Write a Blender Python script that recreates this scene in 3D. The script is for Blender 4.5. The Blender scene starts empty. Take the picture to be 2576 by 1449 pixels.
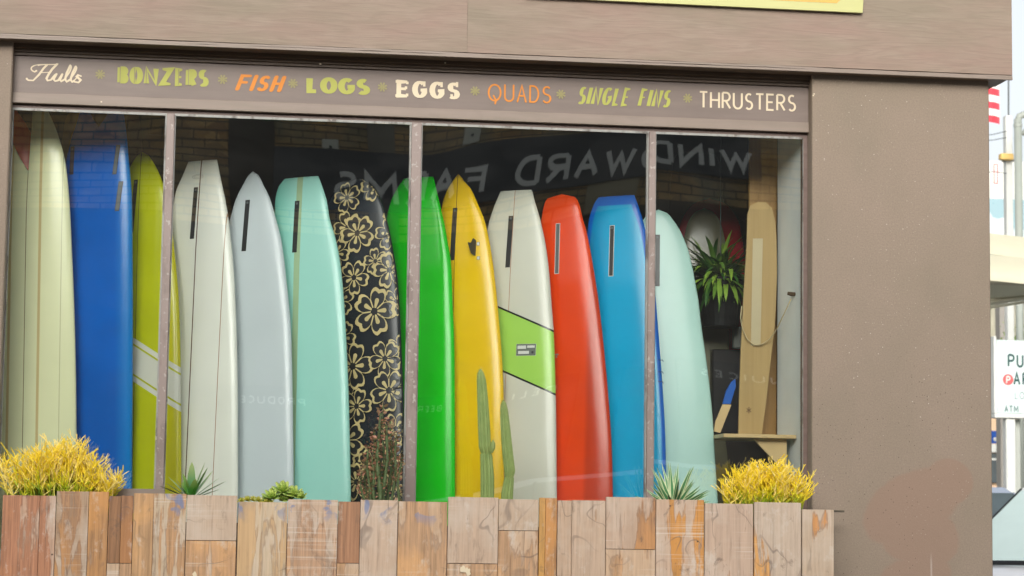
import bpy, math, random
from mathutils import Vector, Matrix
random.seed(7)
C = bpy.context.scene.collection
scn = bpy.context.scene
PI = math.pi
# ------------------------------------------------------------------ camera
F = 5650.325; CX, CY = 1288.0, 724.5
RW = Matrix(((0.99143509, -0.02796257, -0.12757175), (-0.1298117, -0.1038051, -0.98608997), (0.01433101, 0.9942045, -0.10654589)))
CAM = Vector((0, -11.6, 1.45))
cd = bpy.data.cameras.new('camera'); cam = bpy.data.objects.new('camera', cd); C.objects.link(cam)
M4 = (RW @ Matrix(((1, 0, 0), (0, 1, 0), (0, 0, 1)))).to_4x4()
M4 = Matrix.Translation(CAM) @ Matrix([[RW[r][c] if c != 2 else RW[r][2] for c in range(3)] + [0] for r in range(3)] + [[0, 0, 0, 1]])
cam.matrix_world = M4
cd.sensor_width = 36; cd.lens = F / 2576 * 36; cd.clip_start = 0.1; cd.clip_end = 3000
cd.dof.use_dof = True; cd.dof.focus_distance = 11.9; cd.dof.aperture_fstop = 5.0
scn.camera = cam
# ------------------------------------------------------------------ light
SUN_EL, SUN_AZ = math.radians(21), math.radians(193)     # veiled sun, high over the street in front of the shop
w = bpy.data.worlds.new("World"); scn.world = w; w.use_nodes = True
nt = w.node_tree; bg = nt.nodes['Background']
sky = nt.nodes.new('ShaderNodeTexSky'); sky.sky_type = 'NISHITA'; sky.sun_disc = False
sky.sun_elevation = SUN_EL; sky.sun_rotation = SUN_AZ; sky.air_density = 1.0; sky.dust_density = 4.0; sky.ozone_density = 1.0
hs = nt.nodes.new('ShaderNodeHueSaturation'); hs.inputs['Saturation'].default_value = 0.28
nt.links.new(sky.outputs[0], hs.inputs['Color']); nt.links.new(hs.outputs[0], bg.inputs[0])
bg.inputs[1].default_value = 0.14
sd = bpy.data.lights.new('sun', 'SUN'); sd.energy = 1.15; sd.angle = math.radians(34); sd.color = (1, .98, .945)
so = bpy.data.objects.new('sun', sd); C.objects.link(so)
sdir = Vector((math.sin(SUN_AZ) * math.cos(SUN_EL), math.cos(SUN_AZ) * math.cos(SUN_EL), math.sin(SUN_EL)))
so.rotation_euler = sdir.to_track_quat('Z', 'Y').to_euler()
scn.view_settings.view_transform = 'Standard'; scn.view_settings.look = 'None'
scn.view_settings.exposure = 0.68; scn.view_settings.gamma = 1; scn.view_settings.use_curve_mapping = False
try:
    scn.cycles.max_bounces = 8; scn.cycles.transparent_max_bounces = 12
except Exception: pass

# ------------------------------------------------------------------ placing helpers
def P(px, py, Y):
    d = RW @ Vector((px - CX, -(py - CY), -F)); t = (Y - CAM.y) / d.y
    return CAM + d * t
def pj(v):
    q = RW.transposed() @ (v - CAM); return (CX + q.x * F / -q.z, CY - q.y * F / -q.z)
def lin(c):
    f = lambda x: x / 12.92 if x <= .04045 else ((x + .055) / 1.055) ** 2.4
    return tuple(f(x / 255) for x in c[:3]) + (1,)

# ------------------------------------------------------------------ object helpers
def tag(o, label=None, cat=None, group=None, kind=None):
    if label: o['label'] = label
    if cat: o['category'] = cat
    if group: o['group'] = group
    if kind: o['kind'] = kind
    return o
def thing(name, label, cat, loc=(0, 0, 0), group=None):
    o = bpy.data.objects.new(name, None); C.objects.link(o); o.location = loc; o.empty_display_size = .1
    return tag(o, label, cat, group)
def adopt(o, parent):
    if parent is not None:
        o.parent = parent
        o.matrix_parent_inverse = Matrix.Translation(-Vector(parent.location))
class MB:
    def __init__(s): s.v = []; s.f = []; s.m = []; s.uv = []; s.cur = 0
    def add(s, vs, fs, m=None):
        b = len(s.v); s.v += [tuple(x) for x in vs]; s.f += [tuple(b + i for i in f) for f in fs]; s.m += [s.cur if m is None else m] * len(fs); return s
    def box(s, x0, x1, y0, y1, z0, z1, ch=0):
        if ch <= 0:
            vs = [(x, y, z) for x in (x0, x1) for y in (y0, y1) for z in (z0, z1)]
            return s.add(vs, [(0, 1, 3, 2), (4, 6, 7, 5), (0, 4, 5, 1), (2, 3, 7, 6), (0, 2, 6, 4), (1, 5, 7, 3)])
        vs = []; idx = {}
        for ix, x in enumerate((x0, x1)):
            for iy, y in enumerate((y0, y1)):
                for iz, z in enumerate((z0, z1)):
                    sx, sy, sz = (1 - 2 * ix) * ch, (1 - 2 * iy) * ch, (1 - 2 * iz) * ch
                    idx[ix, iy, iz, 0] = len(vs); vs.append((x, y + sy, z + sz))
                    idx[ix, iy, iz, 1] = len(vs); vs.append((x + sx, y, z + sz))
                    idx[ix, iy, iz, 2] = len(vs); vs.append((x + sx, y + sy, z))
        fs = []
        q = lambda a: [idx[k] for k in a]
        for i in (0, 1):
            fs.append(q([(i, 0, 0, 0), (i, 0, 1, 0), (i, 1, 1, 0), (i, 1, 0, 0)][::1 if i == 0 else -1]))
            fs.append(q([(0, i, 0, 1), (1, i, 0, 1), (1, i, 1, 1), (0, i, 1, 1)][::1 if i == 0 else -1]))
            fs.append(q([(0, 0, i, 2), (0, 1, i, 2), (1, 1, i, 2), (1, 0, i, 2)][::1 if i == 0 else -1]))
        for i in (0, 1):
            for j in (0, 1):
                fs.append(q([(i, j, 0, 0), (i, j, 0, 1), (i, j, 1, 1), (i, j, 1, 0)]))
                fs.append(q([(i, 0, j, 0), (i, 0, j, 2), (i, 1, j, 2), (i, 1, j, 0)]))
                fs.append(q([(0, i, j, 1), (0, i, j, 2), (1, i, j, 2), (1, i, j, 1)]))
                for k in (0, 1): fs.append(q([(i, j, k, 0), (i, j, k, 1), (i, j, k, 2)]))
        return s.add(vs, fs)
    def tube(s, pts, rad, n=8, caps=True):
        pts = [Vector(p) for p in pts]; rr = rad if isinstance(rad, (list, tuple)) else [rad] * len(pts)
        vs = []; up = Vector((0.13, 0.2, 1)).normalized()
        t0 = (pts[1] - pts[0]).normalized()
        a = t0.cross(up if abs(t0.dot(up)) < .95 else Vector((1, 0, 0))).normalized()
        for i, p in enumerate(pts):
            t = (pts[min(i + 1, len(pts) - 1)] - pts[max(i - 1, 0)]).normalized()
            a = (a - t * a.dot(t)).normalized(); b = t.cross(a)
            vs += [p + (a * math.cos(2 * PI * k / n) + b * math.sin(2 * PI * k / n)) * rr[i] for k in range(n)]
        fs = [(i * n + k, i * n + (k + 1) % n, (i + 1) * n + (k + 1) % n, (i + 1) * n + k) for i in range(len(pts) - 1) for k in range(n)]
        if caps: fs += [tuple(range(n))[::-1], tuple((len(pts) - 1) * n + k for k in range(n))]
        return s.add(vs, fs)
    def lathe(s, prof, c, n=20):
        c = Vector(c); vs = [c + Vector((r * math.cos(2 * PI * k / n), r * math.sin(2 * PI * k / n), z)) for r, z in prof for k in range(n)]
        return s.add(vs, [(i * n + k, i * n + (k + 1) % n, (i + 1) * n + (k + 1) % n, (i + 1) * n + k) for i in range(len(prof) - 1) for k in range(n)])
    def prism(s, poly, axis, a0, a1):
        # poly: 2D points in the plane across axis ('y': x,z / 'x': y,z / 'z': x,y)
        n = len(poly)
        mk = {'y': lambda p, a: (p[0], a, p[1]), 'x': lambda p, a: (a, p[0], p[1]), 'z': lambda p, a: (p[0], p[1], a)}[axis]
        vs = [mk(p, a0) for p in poly] + [mk(p, a1) for p in poly]
        return s.add(vs, [tuple(range(n)), tuple(range(2 * n - 1, n - 1, -1))] + [(i, n + i, n + (i + 1) % n, (i + 1) % n) for i in range(n)])
    def build(s, name, mat, parent=None, smooth=False, uvs=None, recalc=True):
        me = bpy.data.meshes.new(name); me.from_pydata(s.v, [], s.f)
        mats = mat if isinstance(mat, (list, tuple)) else [mat]
        for m in mats: me.materials.append(m)
        if len(mats) > 1: me.polygons.foreach_set('material_index', s.m)
        if uvs:
            for nm, arr in uvs.items():
                l = me.uv_layers.new(name=nm)
                for i, lp in enumerate(me.loops): l.data[i].uv = arr[lp.vertex_index]
        if recalc:
            import bmesh
            bm = bmesh.new(); bm.from_mesh(me); bmesh.ops.recalc_face_normals(bm, faces=bm.faces); bm.to_mesh(me); bm.free()
        if smooth: me.polygons.foreach_set('use_smooth', [True] * len(me.polygons))
        me.update()
        o = bpy.data.objects.new(name, me); C.objects.link(o); adopt(o, parent); return o

# ------------------------------------------------------------------ material helpers
OUT = .68      # paint albedo relative to the sampled picture value
class NT:
    def __init__(s, name):
        s.m = bpy.data.materials.new(name); s.m.use_nodes = True; s.t = s.m.node_tree; s.b = s.t.nodes['Principled BSDF']
    def n(s, kind, ins=None, **kw):
        x = s.t.nodes.new(kind)
        for k, v in kw.items(): setattr(x, k, v)
        for k, v in (ins or {}).items():
            if isinstance(v, bpy.types.NodeSocket): s.t.links.new(v, x.inputs[k])
            else: x.inputs[k].default_value = v
        return x
    def math(s, op, a, b=0.0, c=None):
        d = {0: a, 1: b}
        if c is not None: d[2] = c
        return s.n('ShaderNodeMath', d, operation=op).outputs[0]
    def mix(s, fac, a, b, mode='MIX'):
        x = s.n('ShaderNodeMix', data_type='RGBA', blend_type=mode)
        for k, v in ((0, fac), (6, a), (7, b)):
            if isinstance(v, bpy.types.NodeSocket): s.t.links.new(v, x.inputs[k])
            else: x.inputs[k].default_value = v
        return x.outputs[2]
    def noise(s, vec, scale, detail=4, rough=.55, dist=0, out=0):
        return s.n('ShaderNodeTexNoise', {'Vector': vec, 'Scale': scale, 'Detail': detail, 'Roughness': rough, 'Distortion': dist}).outputs[out]
    def ramp(s, fac, a, b):   # linear step between a and b
        return s.n('ShaderNodeMapRange', {0: fac, 1: a, 2: b, 3: 0.0, 4: 1.0}, clamp=True).outputs[0]
    def pos(s, scale=(1, 1, 1), off=(0, 0, 0)):
        g = s.n('ShaderNodeNewGeometry').outputs['Position']
        return s.n('ShaderNodeMapping', {'Vector': g, 'Scale': scale, 'Location': off}).outputs[0]
    def bump(s, h, strength=.3, dist=.002):
        s.set('Normal', s.n('ShaderNodeBump', {'Height': h, 'Strength': strength, 'Distance': dist}).outputs[0])
    def base(s, c, k=None):
        k = OUT if k is None else k
        s.set('Base Color', s.mix(1.0, c, (k, k, k, 1), 'MULTIPLY'))
    def set(s, k, v):
        if isinstance(v, bpy.types.NodeSocket): s.t.links.new(v, s.b.inputs[k])
        else: s.b.inputs[k].default_value = v
def plain(name, col, rough=.6, metal=0, coat=0, var=.12, vs=6.0, bump=0, k=1.0):
    N = NT(name); p = N.pos(); a = N.noise(p, vs, 5)
    c = tuple(x * k for x in lin(col)[:3]) + (1,); d = tuple(x * (1 - var) for x in c[:3]) + (1,); e = tuple(min(1, x * (1 + var)) for x in c[:3]) + (1,)
    N.set('Base Color', N.mix(a, d, e)); N.set('Roughness', rough); N.set('Metallic', metal); N.set('Coat Weight', coat)
    if bump: N.bump(N.noise(p, 90, 4), bump)
    return N.m
# ---- surface materials
def stucco():
    N = NT('stucco_paint'); p = N.pos()
    big = N.noise(p, 1.1, 5, .6); med = N.noise(N.pos((1.0, 1, .5)), 5, 4)
    c = N.mix(N.ramp(big, .35, .68), lin((166, 150, 130)), lin((178, 158, 140)))
    c = N.mix(N.math('MULTIPLY', N.ramp(med, .45, .8), .35), c, lin((150, 139, 120)))
    c = N.mix(N.math('MULTIPLY', N.ramp(N.noise(p, 120, 4, .7), .35, .7), .55), c, lin((138, 122, 106)))
    # repainted patches in a pinker paint
    sx = N.n('ShaderNodeSeparateXYZ', {0: N.n('ShaderNodeNewGeometry').outputs['Position']})
    X, Z = sx.outputs[0], sx.outputs[2]
    def blob(cx, cz, rx, rz, rot, dz):
        wob = N.math('MULTIPLY', N.math('SUBTRACT', N.noise(p, 2.6, 6, .55), .5), dz * 1.6)
        dx = N.math('SUBTRACT', X, cx); dzz = N.math('SUBTRACT', Z, cz)
        u = N.math('ADD', N.math('MULTIPLY', dx, math.cos(rot)), N.math('MULTIPLY', dzz, math.sin(rot)))
        v = N.math('SUBTRACT', N.math('MULTIPLY', dzz, math.cos(rot)), N.math('MULTIPLY', dx, math.sin(rot)))
        r = N.math('ADD', N.math('POWER', N.math('DIVIDE', u, rx), 2.0), N.math('POWER', N.math('DIVIDE', v, rz), 2.0))
        return N.ramp(N.math('ADD', r, wob), 1.10, .92)
    q1, q2, q3 = P(2300, 1268, -.1), P(2320, 1350, -.1), P(2385, 1215, -.1)
    b = N.math('MAXIMUM', blob(q1.x, q1.z, .29, .17, .42, .7), blob(q2.x, q2.z, .20, .15, .0, .9))
    b = N.math('MAXIMUM', b, blob(q3.x, q3.z, .135, .125, .0, .5))
    b = N.math('MAXIMUM', b, blob(q2.x - .1, q2.z - .3, .26, .16, .6, 1.0))
    c = N.mix(N.math('MULTIPLY', b, .62), c, lin((170, 138, 118)))
    drip = N.math('MULTIPLY', N.ramp(N.math('ABSOLUTE', N.math('SUBTRACT', X, N.math('MULTIPLY_ADD', Z, -.012, 3.745))), .006, .003), N.ramp(Z, 1.36, 1.30))
    c = N.mix(N.math('MULTIPLY', drip, .55), c, lin((215, 200, 190)))
    # chips (light) and pinholes (dark)
    def specks(scale, th, col, c, zsel, seed):
        vo = N.n('ShaderNodeTexVoronoi', {'Vector': N.pos((1, 1, 1), (seed, 0, seed)), 'Scale': scale})
        rnd = N.n('ShaderNodeSeparateColor', {0: vo.outputs['Color']}).outputs[0]
        m = N.math('MULTIPLY', N.ramp(vo.outputs['Distance'], th, th * .55), N.ramp(rnd, .82, .84))
        m = N.math('MULTIPLY', m, zsel)
        return N.mix(m, c, col), m
    dens = N.ramp(N.noise(p, 1.6, 2), .42, .6)
    c, m1 = specks(44, .15, lin((222, 210, 198)), c, dens, 3.3)
    c, m3 = specks(85, .20, lin((206, 194, 180)), c, N.ramp(N.noise(p, 2.1, 2), .5, .6), 5.7)
    c, m2 = specks(70, .20, lin((84, 72, 62)), c, N.math('MULTIPLY', N.ramp(N.noise(p, 1.3, 2), .42, .52), N.ramp(Z, 2.7, 2.3)), 9.1)
    N.base(c); N.set('Roughness', .75)
    h = N.math('ADD', N.noise(p, 160, 4, .6), N.math('MULTIPLY', N.noise(p, 12, 3), 1.2))
    h = N.math('SUBTRACT', h, N.math('MULTIPLY', m2, 2.0))
    N.bump(h, .35, .003); return N.m
def plywood():
    N = NT('painted_plywood'); oi = N.n('ShaderNodeObjectInfo').outputs['Random']
    off = N.n('ShaderNodeCombineXYZ', {0: N.math('MULTIPLY', oi, 13.0), 2: N.math('MULTIPLY', oi, 7.0)}).outputs[0]
    g = N.n('ShaderNodeVectorMath', {0: N.n('ShaderNodeNewGeometry').outputs['Position'], 1: off}, operation='ADD').outputs[0]
    mp = lambda s: N.n('ShaderNodeMapping', {'Vector': g, 'Scale': s}).outputs[0]
    warp = N.noise(mp((.28, 1, 2.6)), 1.5, 4, .55)
    rings = N.math('SINE', N.math('MULTIPLY', warp, 120.0))
    fine = N.noise(mp((3, 1, 60)), 3, 5, .65)
    c = N.mix(N.ramp(N.noise(mp((1, 1, 3)), 1.5, 4), .36, .66), lin((162, 147, 127)), lin((174, 147, 132)))
    c = N.mix(N.math('MULTIPLY', N.ramp(N.noise(mp((2, 1, 9)), 2.2, 3), .45, .75), .6), c, lin((182, 163, 145)))
    c = N.mix(N.math('MULTIPLY', N.ramp(rings, .2, 1.0), .13), c, lin((122, 106, 90)))
    c = N.mix(N.math('MULTIPLY', N.ramp(fine, .5, .75), .35), c, lin((136, 116, 98)))
    N.base(c); N.set('Roughness', .7)
    N.bump(N.math('ADD', fine, N.math('MULTIPLY', rings, .15)), .35, .002); return N.m
def trim(name, col, col2):
    N = NT(name); g = N.pos((1, 1, 10)); c = N.mix(N.ramp(N.noise(g, 3, 4), .35, .7), lin(col), lin(col2))
    c = N.mix(N.math('MULTIPLY', N.ramp(N.noise(N.pos((.6, 1, 1)), 9, 5), .55, .8), .35), c, tuple(x * .7 for x in lin(col)[:3]) + (1,))
    N.base(c); N.set('Roughness', .5); N.bump(N.noise(N.pos((2, 1, 30)), 9, 4), .2, .001); return N.m
def metal_frame(name, col, col2):
    N = NT(name); p = N.pos(); c = N.mix(N.ramp(N.noise(N.pos((1, 1, .4)), 14, 5), .52, .62), lin(col), lin(col2))
    c = N.mix(N.math('MULTIPLY', N.ramp(N.noise(p, 45, 4), .6, .66), .8), c, lin((205, 196, 184)))
    N.base(c); N.set('Roughness', .45); N.bump(N.noise(p, 60, 3), .15, .001); return N.m
def glass_pane(seed=0):
    N = NT('window_glass')
    gl = N.n('ShaderNodeBsdfGlossy', {'Color': (.93, .97, .95, 1), 'Roughness': 0.004})
    tr = N.n('ShaderNodeBsdfTransparent', {'Color': (.955, .985, .975, 1)})
    # Schlick reflectance of a two-sided pane, the same from either side
    gg = N.n('ShaderNodeNewGeometry'); dt = N.n('ShaderNodeVectorMath', {0: gg.outputs['Incoming'], 1: gg.outputs['Normal']}, operation='DOT_PRODUCT').outputs['Value']
    fr = N.math('MULTIPLY_ADD', N.math('POWER', N.math('SUBTRACT', 1.0, N.math('ABSOLUTE', dt)), 5.0), .81, .19)
    wav = N.noise(N.pos((.45, 1, 1.0), (seed * 7.1, 0, seed * 3.7)), 1.5, 1.5, .45)
    bm = N.n('ShaderNodeBump', {'Height': wav, 'Strength': .22, 'Distance': .010})
    N.t.links.new(bm.outputs[0], gl.inputs['Normal'])
    mx = N.n('ShaderNodeMixShader', {0: fr, 1: tr.outputs[0], 2: gl.outputs[0]})
    # a thin film of street dust, which also paints in the pane's milky haze
    df = N.n('ShaderNodeBsdfDiffuse', {'Color': (.62, .64, .62, 1)})
    sm = N.noise(N.pos((1.2, 1, 3.0), (seed * 2.3, 0, 1.0)), 1.4, 5, .65, .8)
    zz = N.n('ShaderNodeSeparateXYZ', {0: gg.outputs['Position']}).outputs[2]
    amt = N.math('ADD', N.math('MULTIPLY', N.ramp(sm, .42, .72), .012), N.math('MULTIPLY', N.ramp(zz, 1.75, 1.5), .012))
    m2 = N.n('ShaderNodeMixShader', {0: N.math('ADD', amt, .007), 1: mx.outputs[0], 2: df.outputs[0]})
    N.t.links.new(m2.outputs[0], N.t.nodes['Material Output'].inputs['Surface']); return N.m
def brickmat():
    N = NT('painted_brick'); oi = N.pos((.4, 1, 1))
    v = N.n('ShaderNodeTexVoronoi', {'Vector': N.pos((4, 1, 10)), 'Scale': 1.0})
    r = N.n('ShaderNodeSeparateColor', {0: v.outputs['Color']}).outputs[0]
    c = N.mix(r, lin((186, 150, 92)), lin((142, 108, 66)))
    c = N.mix(N.ramp(N.noise(N.pos(), 1.2, 4), .4, .65), c, lin((120, 112, 84)))
    N.base(c, 1.35); N.set('Roughness', .85); return N.m
def plankmat(i, paint, wood, cover, blue=0, rot=0, dark=0.0):
    N = NT('weathered_plank'); o = (i * 3.17, i * 1.3, i * 2.71)
    p = N.pos((1, 1, 1), o)
    gr = N.noise(N.pos((46, 8, 1.6), o), 1.6, 6, .68)
    streak = N.noise(N.pos((9, 3, 1.1), o), 1.3, 4, .55, .6)
    blot = N.noise(N.pos((3.2, 2, 1.7), o), 1.2, 5, .55, .3)
    wood = tuple(wood[i] * .70 + (172, 150, 134)[i] * .30 for i in range(3))
    paint = (min(255, paint[0] + 8), paint[1] - 1, paint[2] - 12)
    wd = N.mix(N.ramp(gr, .34, .62), tuple(x * .56 for x in lin(wood)[:3]) + (1,), lin(wood))
    wd = N.mix(N.math('MULTIPLY', N.ramp(blot, .5, .62), .6), wd, lin((min(255, wood[0] + 22), wood[1] + 10, wood[2] - 8)))
    pt = N.mix(N.ramp(gr, .34, .64), tuple(x * .80 for x in lin(paint)[:3]) + (1,), lin(paint))
    pt = N.mix(N.math('MULTIPLY', N.ramp(N.noise(p, 6, 4), .45, .7), .5), pt, lin((204, 192, 178)))
    m = N.math('ADD', N.math('MULTIPLY', streak, .55), N.math('MULTIPLY', blot, .45))
    th = .30 + .40 * cover          # cover 0 -> all wood, 1 -> all paint
    mask = N.math('MULTIPLY', N.ramp(N.math('ADD', m, N.math('MULTIPLY', N.math('SUBTRACT', gr, .5), .16)), th + .014, th - .012), .95)
    c = N.mix(mask, wd, pt)
    # thin looping scratches, dark drips
    nz = N.noise(N.pos((1.6, 1, 1.0), o), 2.2, 2, .5, .6)
    scr = N.math('MULTIPLY', N.ramp(N.math('ABSOLUTE', N.math('SUBTRACT', nz, .5)), .007, .003), N.ramp(N.noise(p, 3.1, 3), .48, .6))
    c = N.mix(N.math('MULTIPLY', scr, .55), c, lin((104, 92, 84)))
    drip = N.ramp(N.noise(N.pos((26, 3, 1.0), o), 1.5, 4, .7, .5), .62, .68)
    c = N.mix(N.math('MULTIPLY', drip, .55), c, lin((104, 74, 54)))
    edge = N.math('MULTIPLY', N.ramp(N.math('ABSOLUTE', N.math('SUBTRACT', m, th)), .012, .0), .42)
    c = N.mix(edge, c, lin((112, 84, 66)))
    # scraped white primer, saw marks across the board, nail holes, scuffs
    c = N.mix(N.math('MULTIPLY', N.ramp(N.noise(N.pos((5, 1, 3), o), 2.3, 6, .7), .58, .72), .6), c, lin((206, 198, 186)))
    saw = N.math('MULTIPLY', N.ramp(N.noise(N.pos((1.2, 1, 75), o), 1.4, 2), .57, .7), N.ramp(N.noise(p, 2.3, 2), .5, .62))
    c = N.mix(N.math('MULTIPLY', saw, .5), c, lin((214, 204, 190)))
    vo = N.n('ShaderNodeTexVoronoi', {'Vector': p, 'Scale': 16.0}); rn = N.n('ShaderNodeSeparateColor', {0: vo.outputs['Color']}).outputs[1]
    nail = N.math('MULTIPLY', N.ramp(vo.outputs['Distance'], .09, .05), N.ramp(rn, .80, .82))
    c = N.mix(N.math('MULTIPLY', nail, .85), c, lin((58, 44, 38)))
    scuff = N.math('MULTIPLY', N.ramp(N.noise(N.pos((1.7, 1, 1.1), o), 5, 6, .7, 1.2), .60, .68), .32 + dark)
    c = N.mix(N.math('MULTIPLY', N.ramp(N.noise(N.pos((60, 8, 2.2), o), 1.6, 4, .7), .58, .68), .28), c, lin((96, 74, 58)))
    c = N.mix(scuff, c, lin((92, 78, 68)))
    if blue:
        sx = N.n('ShaderNodeSeparateXYZ', {0: N.n('ShaderNodeNewGeometry').outputs['Position']}).outputs[2]
        top = N.ramp(sx, 1.45, 1.54)
        bl = N.math('MULTIPLY', N.ramp(N.noise(N.pos((1.2, 1, 1), o), 9, 3, .5, .8), .58, .64), top)
        c = N.mix(N.math('MULTIPLY', bl, .8), c, lin((108, 124, 158)))
    N.base(c, 1.0); N.set('Roughness', .72)
    N.bump(N.math('ADD', N.math('MULTIPLY', gr, .7), N.math('SUBTRACT', N.math('MULTIPLY', mask, .5), N.math('MULTIPLY', nail, 1.5))), .55, .003)
    return N.m
BK = 1.16
def boardmat(name, col, rim=None, rimw=.05, rimtop=.06, strings=(), bands=(), rough=.17, coat=0, mott=.08, side=None):
    N = NT(name)
    uv = N.n('ShaderNodeSeparateXYZ', {0: N.n('ShaderNodeUVMap', uv_map='board').outputs[0]}); U, V = uv.outputs[0], uv.outputs[1]
    ed = N.n('ShaderNodeSeparateXYZ', {0: N.n('ShaderNodeUVMap', uv_map='edge').outputs[0]}); E = ed.outputs[0]
    c0 = tuple(min(.9, x * BK) for x in lin(col)[:3]) + (1,); p = N.pos()
    c = N.mix(N.noise(p, 2.5, 4), tuple(x * (1 - mott) for x in c0[:3]) + (1,), tuple(min(.9, x * (1 + mott)) for x in c0[:3]) + (1,))
    if side: c = N.mix(N.math('MULTIPLY', N.ramp(U, side[0], side[1]), side[3]), c, lin(side[2]))  # side shading painted in
    if rim:
        m = N.math('MAXIMUM', N.ramp(E, rimw + .004, rimw - .004), N.ramp(V, rimtop + .004, rimtop - .004)); c = N.mix(m, c, lin(rim))
    for (u0, u1k, wd, cc) in strings:      # centre at u0 + u1k*v
        d = N.math('ABSOLUTE', N.math('SUBTRACT', U, N.math('MULTIPLY_ADD', V, u1k, u0)))
        c = N.mix(N.ramp(d, wd / 2 + .0008, wd / 2 - .0008), c, lin(cc))
    for (v0, v1, k, cc) in bands:          # v + k*u between v0 and v1
        q = N.math('MULTIPLY_ADD', U, k, V)
        m = N.math('MULTIPLY', N.ramp(q, v0 - .0012, v0 + .0012), N.ramp(q, v1 + .0012, v1 - .0012)); c = N.mix(m, c, lin(cc))
    N.set('Base Color', c); N.set('Roughness', rough); N.set('Coat Weight', coat * .25); N.set('Coat Roughness', .08); N.set('Specular IOR Level', .34)
    N.set('Subsurface Weight', 0.0)
    N.bump(N.noise(p, 1.8, 2), .12, .01); return N.m

M = dict(stucco=stucco(), ply=plywood(), trim=trim('trim_paint', (156, 140, 125), (166, 148, 135)), sign=trim('sign_paint', (134, 118, 108), (143, 126, 116)),
         dtrim=trim('dark_trim', (104, 86, 70), (118, 98, 80)), jamb=trim('jamb_paint', (122, 100, 92), (138, 116, 106)),
         frame=metal_frame('window_frame_paint', (166, 148, 140), (150, 132, 124)), silver=metal_frame('bare_aluminium', (176, 176, 170), (120, 112, 104)),
         cream=plain('cream_paint', (238, 222, 190), .6, k=.8), green=plain('olive_green_paint', (184, 186, 84), .6, k=.8), orange=plain('orange_paint', (232, 142, 36), .6, k=.8),
         pale=plain('faded_green_paint', (168, 160, 104), .6, k=.72), black=plain('black_plastic', (22, 24, 26), .35), grey=plain('grey_rubber', (90, 96, 96), .5),
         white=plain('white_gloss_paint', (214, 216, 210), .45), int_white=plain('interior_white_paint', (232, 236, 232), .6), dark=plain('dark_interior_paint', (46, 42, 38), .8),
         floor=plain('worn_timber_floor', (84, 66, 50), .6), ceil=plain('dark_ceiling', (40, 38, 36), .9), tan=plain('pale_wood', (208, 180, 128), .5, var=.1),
         brick=brickmat(), mortar=plain('mortar', (88, 78, 62), .9), soil=plain('soil', (60, 46, 36), .95, bump=.6), asphalt=plain('asphalt', (118, 116, 112), .9, bump=.4),
         concrete=plain('concrete', (150, 146, 138), .85, bump=.3), red=plain('red_resin', (206, 40, 26), .3, coat=.3))

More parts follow.
